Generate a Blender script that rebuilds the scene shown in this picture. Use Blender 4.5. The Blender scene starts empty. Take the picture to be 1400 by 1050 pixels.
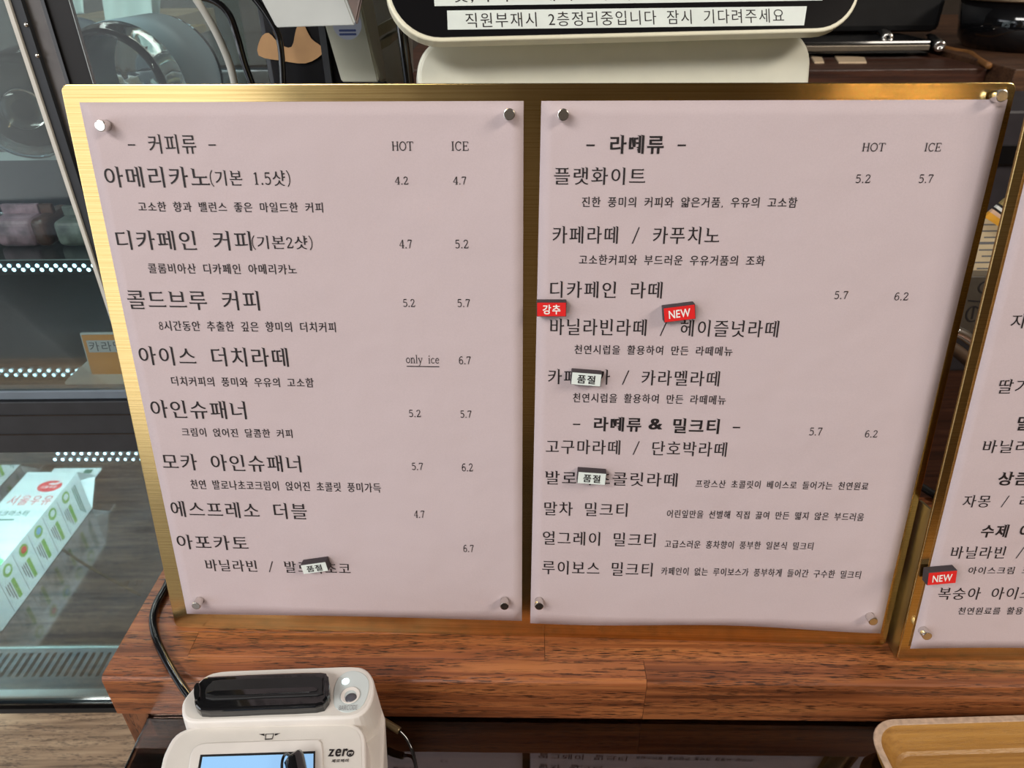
import bpy, bmesh, math, random
from mathutils import Vector, Matrix
random.seed(7)
S = bpy.context.scene
COL = S.collection
R_ = math.radians
# ------------------------------------------------------------ camera, world, sun / lamps, exposure
CAM = Vector((0.0, 0.0, 0.3672))
RM = Matrix(((0.99995576, -0.00940627, 0.0), (-0.00491216, -0.5221991, 0.85280946), (-0.00802176, -0.85277173, -0.5222222)))  # camera (x right, y down, z forward) to world
FPX = 985.0
cam_d = bpy.data.cameras.new('camera'); cam = bpy.data.objects.new('camera', cam_d); COL.objects.link(cam)
cam_d.sensor_width = 36.0; cam_d.lens = FPX / 1400 * 36; cam_d.clip_start = 0.01; cam_d.clip_end = 50
rb = Matrix((RM.col[0], -RM.col[1], -RM.col[2])).transposed()
cam.matrix_world = Matrix.Translation(CAM) @ rb.to_4x4()
S.camera = cam
cam_d.dof.use_dof = True; cam_d.dof.focus_distance = 0.385; cam_d.dof.aperture_fstop = 20.0

W = bpy.data.worlds.new('world'); S.world = W; W.use_nodes = True
W.node_tree.nodes['Background'].inputs[0].default_value = (0.80, 0.86, 1.0, 1)
W.node_tree.nodes['Background'].inputs[1].default_value = 0.5

def area(name, loc, target, sx, sy, power, col=(1, 1, 1)):
    d = bpy.data.lights.new(name, 'AREA'); d.shape = 'RECTANGLE'; d.size = sx; d.size_y = sy; d.energy = power; d.color = col
    o = bpy.data.objects.new(name, d); COL.objects.link(o); o.location = loc
    o.rotation_euler = (Vector(target) - Vector(loc)).to_track_quat('-Z', 'Y').to_euler(); return o
area('shopfront_daylight', (-2.35, -2.62, 0.35), (-2.0, 0.4, 0.1), 1.9, 2.2, 14.5, (1.0, 0.985, 0.97))
area('shopfront_daylight', (-3.12, -0.6, 0.55), (0.0, 0.0, 0.0), 2.0, 1.6, 20, (0.95, 0.98, 1.0))
area('overhead_area_light', (1.5, -0.6, 1.50), (0.5, 0.1, 0), 0.9, 0.5, 30, (1.0, 0.90, 0.78))
area('overhead_area_light', (-0.95, -0.9, 1.50), (-0.1, 0.1, 0.1), 1.4, 0.6, 39, (1.0, 0.97, 0.93))  # added fill, no known lamp: brightens sheets without showing in the brass
area('kitchen_strip_light', (0.3, 1.7, 1.45), (0.3, 1.5, 0), 1.2, 0.2, 5, (1.0, 0.93, 0.84))

S.view_settings.view_transform = 'Standard'; S.view_settings.look = 'None'
S.view_settings.gamma = 1.0; S.view_settings.use_curve_mapping = False
S.view_settings.exposure = 0.22

# ------------------------------------------------------------ measuring helpers (rays of the photograph meeting planes of the room)
def ray(u, v): return RM @ Vector(((u - 700) / FPX, (v - 525) / FPX, 1.0))
def onz(u, v, z=0.0):
    d = ray(u, v); return CAM + d * ((z - CAM.z) / d.z)
def ony(u, v, y):
    d = ray(u, v); return CAM + d * ((y - CAM.y) / d.y)
def onpl(u, v, M):
    n = M.col[2].to_3d(); d = ray(u, v); return CAM + d * ((M.translation - CAM).dot(n) / d.dot(n))
def loc2(u, v, M):
    p = M.inverted() @ onpl(u, v, M); return p.x, p.y

# ------------------------------------------------------------ materials
MATS = {}
def nodes_of(m):
    m.use_nodes = True; nt = m.node_tree; return nt, nt.nodes['Principled BSDF']
def setin(b, **k):
    for a, v in k.items():
        a = a.replace('_', ' ')
        if a in b.inputs: b.inputs[a].default_value = v
def mat(name, col, rough=0.5, metal=0.0, noise=0.06, nscale=60.0, bump=0.0, bscale=200.0, trans=0.0, emit=None, estr=0.0, coat=0.0, ior=1.45, alpha=1.0):
    if name in MATS: return MATS[name]
    m = bpy.data.materials.new(name); nt, b = nodes_of(m); MATS[name] = m
    c4 = (*col, 1); setin(b, Base_Color=c4, Roughness=rough, Metallic=metal, Transmission_Weight=trans, IOR=ior, Coat_Weight=coat, Alpha=alpha)
    if emit: b.inputs['Emission Color'].default_value = (*emit, 1); b.inputs['Emission Strength'].default_value = estr
    tc = nt.nodes.new('ShaderNodeTexCoord')
    if noise > 0 and trans == 0:
        n = nt.nodes.new('ShaderNodeTexNoise'); n.inputs['Scale'].default_value = nscale; n.inputs['Detail'].default_value = 4
        nt.links.new(tc.outputs['Object'], n.inputs['Vector'])
        r = nt.nodes.new('ShaderNodeValToRGB')
        r.color_ramp.elements[0].color = (*[max(0, x * (1 - noise * 1.6)) for x in col], 1); r.color_ramp.elements[1].color = (*[min(1, x * (1 + noise * 1.6)) for x in col], 1)
        r.color_ramp.elements[0].position = 0.3; r.color_ramp.elements[1].position = 0.7
        nt.links.new(n.outputs['Fac'], r.inputs[0]); nt.links.new(r.outputs[0], b.inputs['Base Color'])
    if bump > 0:
        n = nt.nodes.new('ShaderNodeTexNoise'); n.inputs['Scale'].default_value = bscale; n.inputs['Detail'].default_value = 5
        nt.links.new(tc.outputs['Object'], n.inputs['Vector'])
        bm_ = nt.nodes.new('ShaderNodeBump'); bm_.inputs['Strength'].default_value = bump; bm_.inputs['Distance'].default_value = 0.0006
        nt.links.new(n.outputs['Fac'], bm_.inputs['Height']); nt.links.new(bm_.outputs[0], b.inputs['Normal'])
    return m

def wood_mat(name, dark, mid, light, rough=0.38, rnd=0.35, stretch=(3.0, 60.0, 60.0), pore=0.9, coat=0.0):
    if name in MATS: return MATS[name]
    m = bpy.data.materials.new(name); nt, b = nodes_of(m); MATS[name] = m; N = nt.nodes; L = nt.links
    tc = N.new('ShaderNodeTexCoord'); oi = N.new('ShaderNodeObjectInfo')
    off = N.new('ShaderNodeVectorMath'); off.operation = 'SCALE'; cmb = N.new('ShaderNodeCombineXYZ')
    for i in range(3): L.new(oi.outputs['Random'], cmb.inputs[i])
    L.new(cmb.outputs[0], off.inputs[0]); off.inputs['Scale'].default_value = 7.3
    add = N.new('ShaderNodeVectorMath'); L.new(tc.outputs['Object'], add.inputs[0]); L.new(off.outputs[0], add.inputs[1])
    def mp(sc):
        q = N.new('ShaderNodeMapping'); q.inputs['Scale'].default_value = sc; L.new(add.outputs[0], q.inputs[0]); return q
    def ns(sc, det, q, dist=0.0):
        n = N.new('ShaderNodeTexNoise'); n.inputs['Scale'].default_value = sc; n.inputs['Detail'].default_value = det; n.inputs['Distortion'].default_value = dist
        L.new(q.outputs[0], n.inputs['Vector']); return n
    g0 = ns(1.0, 4, mp(stretch), 0.8); g1 = ns(1.0, 5, mp((stretch[0] * 2.5, stretch[1] * 5, stretch[2] * 5)), 0.3)
    gm_ = N.new('ShaderNodeMix'); gm_.data_type = 'FLOAT'; gm_.inputs['Factor'].default_value = .6; L.new(g0.outputs['Fac'], gm_.inputs['A']); L.new(g1.outputs['Fac'], gm_.inputs['B'])
    r = N.new('ShaderNodeValToRGB'); e = r.color_ramp.elements
    e[0].color = (*dark, 1); e[0].position = 0.36; e[1].color = (*light, 1); e[1].position = 0.64
    x = e.new(0.5); x.color = (*mid, 1); L.new(gm_.outputs['Result'], r.inputs[0])
    # pores: short dark streaks
    p = ns(1.0, 3, mp((stretch[0] * 34, stretch[1] * 30, stretch[2] * 30)), 0.0)
    p2 = ns(1.0, 2, mp((stretch[0] * 4, stretch[1] * 2.2, stretch[2] * 2.2)), 0.0)
    pr = N.new('ShaderNodeValToRGB'); pr.color_ramp.elements[0].position = 0.535; pr.color_ramp.elements[1].position = 0.58; L.new(p.outputs['Fac'], pr.inputs[0])
    pr2 = N.new('ShaderNodeValToRGB'); pr2.color_ramp.elements[0].position = 0.38; pr2.color_ramp.elements[1].position = 0.52; L.new(p2.outputs['Fac'], pr2.inputs[0])
    mu = N.new('ShaderNodeMath'); mu.operation = 'MULTIPLY'; L.new(pr.outputs[0], mu.inputs[0]); L.new(pr2.outputs[0], mu.inputs[1])
    mu2 = N.new('ShaderNodeMath'); mu2.operation = 'MULTIPLY'; mu2.inputs[1].default_value = pore; L.new(mu.outputs[0], mu2.inputs[0])
    mx = N.new('ShaderNodeMix'); mx.data_type = 'RGBA'; L.new(mu2.outputs[0], mx.inputs['Factor']); L.new(r.outputs[0], mx.inputs['A']); mx.inputs['B'].default_value = (dark[0] * .18, dark[1] * .2, dark[2] * .3, 1)
    hs = N.new('ShaderNodeHueSaturation'); mr = N.new('ShaderNodeMapRange'); L.new(oi.outputs['Random'], mr.inputs[0])
    mr.inputs['To Min'].default_value = 1 - rnd; mr.inputs['To Max'].default_value = 1 + rnd
    L.new(mr.outputs[0], hs.inputs['Value']); L.new(mx.outputs['Result'], hs.inputs['Color']); L.new(hs.outputs[0], b.inputs['Base Color'])
    setin(b, Roughness=rough, Coat_Weight=coat, Coat_Roughness=0.15)
    bp = N.new('ShaderNodeBump'); bp.inputs['Strength'].default_value = 0.35; bp.inputs['Distance'].default_value = 0.0003; bp.invert = True
    L.new(mu.outputs[0], bp.inputs['Height']); L.new(bp.outputs[0], b.inputs['Normal'])
    return m

def brass_mat():
    m = bpy.data.materials.new('brushed_brass'); nt, b = nodes_of(m); N = nt.nodes; L = nt.links
    setin(b, Metallic=1.0, Roughness=0.18, Anisotropic=0.6)
    tc = N.new('ShaderNodeTexCoord')
    def ns(sc, det):
        q = N.new('ShaderNodeMapping'); q.inputs['Scale'].default_value = sc; L.new(tc.outputs['Object'], q.inputs[0])
        n = N.new('ShaderNodeTexNoise'); n.inputs['Scale'].default_value = 1; n.inputs['Detail'].default_value = det; L.new(q.outputs[0], n.inputs['Vector']); return n
    n = ns((9, 1400, 60), 3)
    bp = N.new('ShaderNodeBump'); bp.inputs['Strength'].default_value = 0.10; bp.inputs['Distance'].default_value = 0.0002
    L.new(n.outputs['Fac'], bp.inputs['Height']); L.new(bp.outputs[0], b.inputs['Normal'])
    r = N.new('ShaderNodeValToRGB'); r.color_ramp.elements[0].position = .35; r.color_ramp.elements[0].color = (0.60, 0.42, 0.16, 1); r.color_ramp.elements[1].position = .6; r.color_ramp.elements[1].color = (0.78, 0.57, 0.25, 1)
    L.new(n.outputs['Fac'], r.inputs[0]); L.new(r.outputs[0], b.inputs['Base Color'])
    n2 = ns((25, 25, 25), 4)
    mr = N.new('ShaderNodeMapRange'); mr.inputs['To Min'].default_value = 0.14; mr.inputs['To Max'].default_value = 0.24; L.new(n2.outputs['Fac'], mr.inputs[0]); L.new(mr.outputs[0], b.inputs['Roughness'])
    cx_ = N.new('ShaderNodeCombineXYZ'); cx_.inputs[1].default_value = 1.0; vt = N.new('ShaderNodeVectorTransform'); vt.vector_type = 'VECTOR'; vt.convert_from = 'OBJECT'; vt.convert_to = 'WORLD'
    L.new(cx_.outputs[0], vt.inputs[0]); L.new(vt.outputs[0], b.inputs['Tangent'])
    return m
def paper_mat(name, col, bump=0.25):
    m = bpy.data.materials.new(name); nt, b = nodes_of(m); N = nt.nodes; L = nt.links
    setin(b, Base_Color=(*col, 1), Roughness=0.75, Specular_IOR_Level=0.25)
    tc = N.new('ShaderNodeTexCoord')
    n = N.new('ShaderNodeTexNoise'); n.inputs['Scale'].default_value = 1500; n.inputs['Detail'].default_value = 3; L.new(tc.outputs['Object'], n.inputs['Vector'])
    n2 = N.new('ShaderNodeTexNoise'); n2.inputs['Scale'].default_value = 22; n2.inputs['Detail'].default_value = 3; L.new(tc.outputs['Object'], n2.inputs['Vector'])
    bp = N.new('ShaderNodeBump'); bp.inputs['Strength'].default_value = bump; bp.inputs['Distance'].default_value = 0.0002; L.new(n.outputs['Fac'], bp.inputs['Height'])
    bp2 = N.new('ShaderNodeBump'); bp2.inputs['Strength'].default_value = 0.5; bp2.inputs['Distance'].default_value = 0.004; L.new(n2.outputs['Fac'], bp2.inputs['Height'])
    L.new(bp.outputs[0], bp2.inputs['Normal']); L.new(bp2.outputs[0], b.inputs['Normal'])
    r = N.new('ShaderNodeMix'); r.data_type = 'RGBA'; L.new(n.outputs['Fac'], r.inputs['Factor']); r.inputs['A'].default_value = (*[c * .93 for c in col], 1); r.inputs['B'].default_value = (*[min(1, c * 1.06) for c in col], 1)
    L.new(r.outputs['Result'], b.inputs['Base Color'])
    return m

M_brass = brass_mat()
M_paper = paper_mat('pink_paper', (0.545, 0.450, 0.462))
M_ink = mat('black_ink', (0.012, 0.008, 0.009), 0.6, noise=0)
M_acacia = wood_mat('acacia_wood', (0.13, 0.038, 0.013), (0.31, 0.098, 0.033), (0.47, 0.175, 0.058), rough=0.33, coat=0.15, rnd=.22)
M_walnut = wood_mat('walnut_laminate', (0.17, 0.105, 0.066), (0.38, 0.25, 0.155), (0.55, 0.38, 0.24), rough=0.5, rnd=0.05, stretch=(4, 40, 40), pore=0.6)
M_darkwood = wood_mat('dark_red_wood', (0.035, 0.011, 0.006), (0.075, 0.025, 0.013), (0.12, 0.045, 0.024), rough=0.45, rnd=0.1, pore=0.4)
M_traywood = wood_mat('pale_oak_veneer', (0.29, 0.135, 0.028), (0.37, 0.185, 0.042), (0.43, 0.225, 0.055), rough=0.42, rnd=0.03, stretch=(5, 90, 90), pore=0.15)
M_black = mat('matt_black_plastic', (0.012, 0.012, 0.013), 0.45, noise=0.1)
M_gloss = mat('gloss_black_plastic', (0.006, 0.006, 0.007), 0.08, noise=0, coat=0.6)
M_char = mat('charcoal_metal', (0.030, 0.033, 0.038), 0.4, metal=0.0, noise=0.08)
M_white = mat('warm_white_plastic', (0.78, 0.74, 0.70), 0.42, noise=0.02, bump=0.05, bscale=2500)
M_cream = mat('cream_plastic', (0.76, 0.76, 0.65), 0.45, noise=0.02)
M_creamrim = mat('ivory_rim_plastic', (0.78, 0.75, 0.58), 0.35, noise=0.02)
M_steel = mat('polished_steel', (0.75, 0.72, 0.68), 0.22, metal=1.0, noise=0.03)
M_whitepaper = paper_mat('white_paper', (0.80, 0.82, 0.80), 0.1)
M_cablegrey = mat('grey_cable_sheath', (0.42, 0.42, 0.38), 0.5, noise=0.03)
M_fridgefloor = mat('polished_fridge_floor', (0.20, 0.18, 0.19), 0.10, metal=0.85, noise=0.3, nscale=14)
M_deck = mat('slate_blue_deck_paint', (0.12, 0.16, 0.18), 0.4, noise=0.1)
M_carton = mat('carton_board', (0.80, 0.86, 0.83), 0.4, noise=0.01)
M_green = mat('carton_green_print', (0.16, 0.55, 0.25), 0.45, noise=0.05)
M_darkgreen = mat('carton_dark_green_print', (0.03, 0.17, 0.11), 0.45, noise=0.05)
M_lime = mat('carton_leaf_green_print', (0.22, 0.45, 0.07), 0.45, noise=0.05)
M_red = mat('label_red', (0.72, 0.022, 0.022), 0.35, noise=0.03)
M_cred = mat('carton_red_print', (0.78, 0.045, 0.06), 0.4, noise=0.03)
M_lblwhite = mat('label_white', (0.72, 0.78, 0.74), 0.35, noise=0.03)
M_rubber = mat('dark_magnet_rubber', (0.045, 0.036, 0.042), 0.6, noise=0.15)
M_txtwhite = mat('white_lettering', (0.85, 0.82, 0.78), 0.5, noise=0)
M_screen = mat('lit_blue_screen', (0.1, 0.2, 0.3), 0.2, noise=0, emit=(0.30, 0.54, 0.86), estr=0.75)
M_led = mat('led_glow', (0.8, 0.9, 1.0), 0.4, noise=0, emit=(0.50, 0.86, 1.0), estr=3.5)
M_ledw = mat('led_indicator', (0.9, 1.0, 1.0), 0.4, noise=0, emit=(0.75, 0.95, 1.0), estr=3.0)
M_glass = mat('clear_glass', (0.93, 0.97, 0.96), 0.02, trans=1.0, noise=0, ior=1.45)
M_orange = mat('orange_card', (0.72, 0.33, 0.09), 0.5, noise=0.03)
M_plate = mat('white_porcelain', (0.70, 0.80, 0.80), 0.25, noise=0.02)
M_wall = mat('dark_plaster', (0.085, 0.065, 0.05), 0.8, noise=0.2, nscale=4)
M_wallr = mat('brown_plaster', (0.27, 0.19, 0.12), 0.8, noise=0.2, nscale=3)
M_tan = mat('tan_light_tone', (0.55, 0.32, 0.15), 0.7, noise=0.15, nscale=20)  # tan standing in for an edge light and a reflection
M_smoke = bpy.data.materials.new('smoked_glass')
_nt, _b = nodes_of(M_smoke); setin(_b, Base_Color=(0.035, 0.022, 0.018, 1), Roughness=0.05, IOR=1.52)
M_pane = bpy.data.materials.new('thin_window_glass')
_nt, _b = nodes_of(M_pane)
_gl = _nt.nodes.new('ShaderNodeBsdfGlossy'); _gl.inputs['Roughness'].default_value = 0.03; _tr = _nt.nodes.new('ShaderNodeBsdfTransparent'); _tr.inputs[0].default_value = (0.90, 0.95, 0.94, 1)
_fr = _nt.nodes.new('ShaderNodeFresnel'); _fr.inputs[0].default_value = 1.5; _ms = _nt.nodes.new('ShaderNodeMixShader')
_mth = _nt.nodes.new('ShaderNodeMath'); _mth.operation = 'MULTIPLY_ADD'; _mth.inputs[1].default_value = 0.6; _mth.inputs[2].default_value = 0.0
_nt.links.new(_fr.outputs[0], _mth.inputs[0]); _nt.links.new(_mth.outputs[0], _ms.inputs[0]); _nt.links.new(_tr.outputs[0], _ms.inputs[1]); _nt.links.new(_gl.outputs[0], _ms.inputs[2]); _nt.links.new(_ms.outputs[0], _nt.nodes['Material Output'].inputs[0])

# ------------------------------------------------------------ object helpers
def tag(o, label, cat, group=None):
    o['label'] = label; o['category'] = cat
    if group: o['group'] = group
    return o
def thing(name, label, cat, loc=(0, 0, 0), group=None):
    o = bpy.data.objects.new(name, None); COL.objects.link(o); o.location = loc; o.empty_display_size = 0.02
    return tag(o, label, cat, group)
def mesh_obj(name, verts, faces, m, parent=None, mw=None, smooth=False, origin=None):
    me = bpy.data.meshes.new(name); vs = [Vector(v) for v in verts]
    if origin is not None:
        og = Vector(origin); vs = [v - og for v in vs]
    me.from_pydata(vs, [], faces); me.update()
    if m: me.materials.append(m)
    o = bpy.data.objects.new(name, me); COL.objects.link(o)
    if smooth:
        for p in me.polygons: p.use_smooth = True
    if mw is not None: o.matrix_world = mw
    elif origin is not None: o.location = origin
    if parent is not None:
        o.parent = parent
        o.matrix_parent_inverse = Matrix.LocRotScale(parent.location, parent.rotation_euler, parent.scale).inverted() if parent.parent is None else Matrix.Identity(4)
    return o
def bm_obj(name, bm, m, parent=None, smooth=False, mw=None):
    bmesh.ops.recalc_face_normals(bm, faces=bm.faces)
    me = bpy.data.meshes.new(name); bm.to_mesh(me); bm.free()
    if m: me.materials.append(m)
    o = bpy.data.objects.new(name, me); COL.objects.link(o)
    if smooth:
        for p in me.polygons: p.use_smooth = True
    if mw is not None: o.matrix_world = mw
    if parent is not None:
        o.parent = parent
        o.matrix_parent_inverse = pinv(parent)
    return o
def pinv(p):
    mats = []
    q = p
    M = Matrix.Identity(4)
    chain = []
    while q is not None: chain.append(q); q = q.parent
    for q in reversed(chain):
        M = M @ (q.matrix_parent_inverse if q.parent else Matrix.Identity(4)) @ q.matrix_basis
    return M.inverted()
def setparent(o, p):
    o.parent = p; o.matrix_parent_inverse = pinv(p); return o
def box(name, a, b, m, parent=None, bevel=0.0, seg=2, mw=None, rot=None):
    """box between corners a and b (in mw's frame), optional bevel"""
    a = Vector(a); b = Vector(b); lo = Vector(map(min, a, b)); hi = Vector(map(max, a, b)); c = (lo + hi) / 2
    bm = bmesh.new(); bmesh.ops.create_cube(bm, size=1.0)
    for v in bm.verts: v.co = Vector((v.co.x * (hi.x - lo.x), v.co.y * (hi.y - lo.y), v.co.z * (hi.z - lo.z)))
    if bevel > 0: bmesh.ops.bevel(bm, geom=list(bm.edges), offset=min(bevel, 0.45 * min(hi - lo)), segments=seg, affect='EDGES', profile=0.5)
    T = Matrix.Translation(c)
    if rot is not None: T = T @ rot.to_4x4()
    M = T if mw is None else mw @ T
    return bm_obj(name, bm, m, parent, mw=M, smooth=False)
def rrect(x0, y0, x1, y1, r, n=6):
    pts = []
    for cx, cy, a0 in ((x1 - r, y1 - r, 0), (x0 + r, y1 - r, 90), (x0 + r, y0 + r, 180), (x1 - r, y0 + r, 270)):
        for i in range(n + 1):
            a = R_(a0 + 90 * i / n); pts.append((cx + r * math.cos(a), cy + r * math.sin(a)))
    return pts
def smoothpoly(pts, closed=True, n=4):
    out = []; k = len(pts)
    rng = range(k if closed else k - 1)
    for i in rng:
        p0 = Vector(pts[(i - 1) % k] if closed or i > 0 else pts[i]); p1 = Vector(pts[i]); p2 = Vector(pts[(i + 1) % k]); p3 = Vector(pts[(i + 2) % k] if closed or i + 2 < k else pts[i + 1])
        for j in range(n):
            t = j / n
            out.append(0.5 * ((2 * p1) + (p2 - p0) * t + (2 * p0 - 5 * p1 + 4 * p2 - p3) * t * t + (3 * p1 - p0 - 3 * p2 + p3) * t ** 3))
    if not closed: out.append(Vector(pts[-1]))
    return out
def prism(name, pts, z0, z1, m, parent=None, mw=None, bevel=0.0, scale0=1.0, smooth=False, shift0=(0, 0)):
    """extrude outline pts (2-D) from z0 to z1; scale0 grows the z0 end; bevel rounds the z1 rim"""
    n = len(pts); cx = sum(p[0] for p in pts) / n; cy = sum(p[1] for p in pts) / n
    loops = []
    def lp(s, z, sh=(0, 0), inset=0.0):
        L_ = []
        for i, p in enumerate(pts):
            x = cx + (p[0] - cx) * s + sh[0]; y = cy + (p[1] - cy) * s + sh[1]
            if inset:
                a = Vector((pts[i - 1][0], pts[i - 1][1])); b2 = Vector((pts[(i + 1) % n][0], pts[(i + 1) % n][1])); t = (b2 - a)
                if t.length > 1e-9:
                    nn = Vector((-t.y, t.x)).normalized(); x += nn.x * inset * sg; y += nn.y * inset * sg
            L_.append((x, y, z))
        return L_
    ar = sum(pts[i][0] * pts[(i + 1) % n][1] - pts[(i + 1) % n][0] * pts[i][1] for i in range(n)); sg = 1 if ar > 0 else -1
    loops.append(lp(scale0, z0, shift0))
    if bevel > 0:
        d = 1 if z1 > z0 else -1
        for k in range(4):
            a = R_(90 * k / 3); loops.append(lp(1, z1 - d * bevel * (1 - math.sin(a)), inset=bevel * (1 - math.cos(a))))
    else: loops.append(lp(1, z1))
    V = [v for l in loops for v in l]; F = []
    for k in range(len(loops) - 1):
        for i in range(n): j = (i + 1) % n; F.append((k * n + i, k * n + j, (k + 1) * n + j, (k + 1) * n + i))
    F.append(tuple(range(n))[::-1]); F.append(tuple((len(loops) - 1) * n + i for i in range(n)))
    bm = bmesh.new(); bv = [bm.verts.new(v) for v in V]
    for f in F:
        try: bm.faces.new([bv[i] for i in f])
        except ValueError: pass
    return bm_obj(name, bm, m, parent, mw=mw, smooth=smooth)
def tube(name, pts, r, m, parent=None, n=10, smooth_n=6, cap=True):
    P = smoothpoly([Vector(p) for p in pts], False, smooth_n) if smooth_n else [Vector(p) for p in pts]
    bm = bmesh.new(); rings = []; up = Vector((0.13, 0.2, 1)).normalized()
    for i, p in enumerate(P):
        t = (P[min(i + 1, len(P) - 1)] - P[max(i - 1, 0)]).normalized()
        a = t.cross(up); a = a.normalized() if a.length > 1e-6 else Vector((1, 0, 0)); b2 = t.cross(a).normalized()
        rr = r(i / (len(P) - 1)) if callable(r) else r
        rings.append([bm.verts.new(p + a * rr * math.cos(2 * math.pi * k / n) + b2 * rr * math.sin(2 * math.pi * k / n)) for k in range(n)])
    for i in range(len(rings) - 1):
        for k in range(n): bm.faces.new((rings[i][k], rings[i][(k + 1) % n], rings[i + 1][(k + 1) % n], rings[i + 1][k]))
    if cap: bm.faces.new(rings[0]); bm.faces.new(rings[-1])
    return bm_obj(name, bm, m, parent, smooth=True)
def lathe(name, prof, m, parent=None, mw=None, n=32, smooth=True):
    """prof: (radius, height) list about local z"""
    bm = bmesh.new(); rings = []
    for r, z in prof:
        if r < 1e-6: rings.append([bm.verts.new((0, 0, z))])
        else: rings.append([bm.verts.new((r * math.cos(2 * math.pi * k / n), r * math.sin(2 * math.pi * k / n), z)) for k in range(n)])
    for A, B in zip(rings, rings[1:]):
        for k in range(n):
            k2 = (k + 1) % n
            if len(A) == 1 and len(B) == 1: continue
            if len(A) == 1: bm.faces.new((A[0], B[k], B[k2]))
            elif len(B) == 1: bm.faces.new((A[k], A[k2], B[0]))
            else: bm.faces.new((A[k], A[k2], B[k2], B[k]))
    return bm_obj(name, bm, m, parent, mw=mw, smooth=smooth)
def frame(o, x, y):
    x = Vector(x).normalized(); y = Vector(y); z = x.cross(y).normalized(); y = z.cross(x)
    M = Matrix((x, y, z)).transposed().to_4x4(); M.translation = Vector(o); return M
def struct(o, name=None):
    o['kind'] = 'structure'
    return o

# ------------------------------------------------------------ lettering: outlines of the built-in font, reshaped towards a Korean book face
GL = {}
RAW = {}
def load_glyphs(chars):
    """outlines of many characters at once: one per line, told apart by their height"""
    chars = [c for c in dict.fromkeys(chars) if c not in RAW and c != ' ']
    if not chars: return
    t = bpy.data.curves.new('tmp', 'FONT'); t.body = '\n'.join(chars); t.resolution_u = 3; t.space_line = 4.0
    o = bpy.data.objects.new('tmp', t); COL.objects.link(o)
    dg = bpy.context.evaluated_depsgraph_get(); c = o.to_curve(dg)
    for ch in chars: RAW[ch] = []
    for s in c.splines:
        if s.type != 'BEZIER': continue
        P = s.bezier_points; n = len(P); pl = []
        row = round((0.35 - P[0].co.y) / 4.0); dyy = row * 4.0
        for i in range(n):
            a, b = P[i], P[(i + 1) % n]; p0, p1, p2, p3 = a.co.xy, a.handle_right.xy, b.handle_left.xy, b.co.xy
            ch_ = p3 - p0; straight = ch_.length < 1e-6 or (abs((p1 - p0).cross(ch_)) / ch_.length < 0.004 and abs((p2 - p0).cross(ch_)) / ch_.length < 0.004)
            pl.append(p0.copy())
            if not straight:
                for k in (1, 2, 3, 4):
                    t_ = k / 5; u_ = 1 - t_; pl.append(p0 * u_ ** 3 + p1 * 3 * u_ * u_ * t_ + p2 * 3 * u_ * t_ * t_ + p3 * t_ ** 3)
        q = []
        for p in pl:
            p = p + Vector((0, dyy))
            if not q or (p - q[-1]).length > 0.002: q.append(p)
        if len(q) > 2 and (q[0] - q[-1]).length < 0.002: q.pop()
        if len(q) > 2: RAW[chars[row]].append(q)
    o.to_curve_clear(); bpy.data.objects.remove(o); bpy.data.curves.remove(t)
def raw_glyph(ch):
    if ch not in RAW: load_glyphs([ch])
    return [[p.copy() for p in q] for q in RAW[ch]]
def area2(p): return sum(p[i].cross(p[(i + 1) % len(p)]) for i in range(len(p)))
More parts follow.
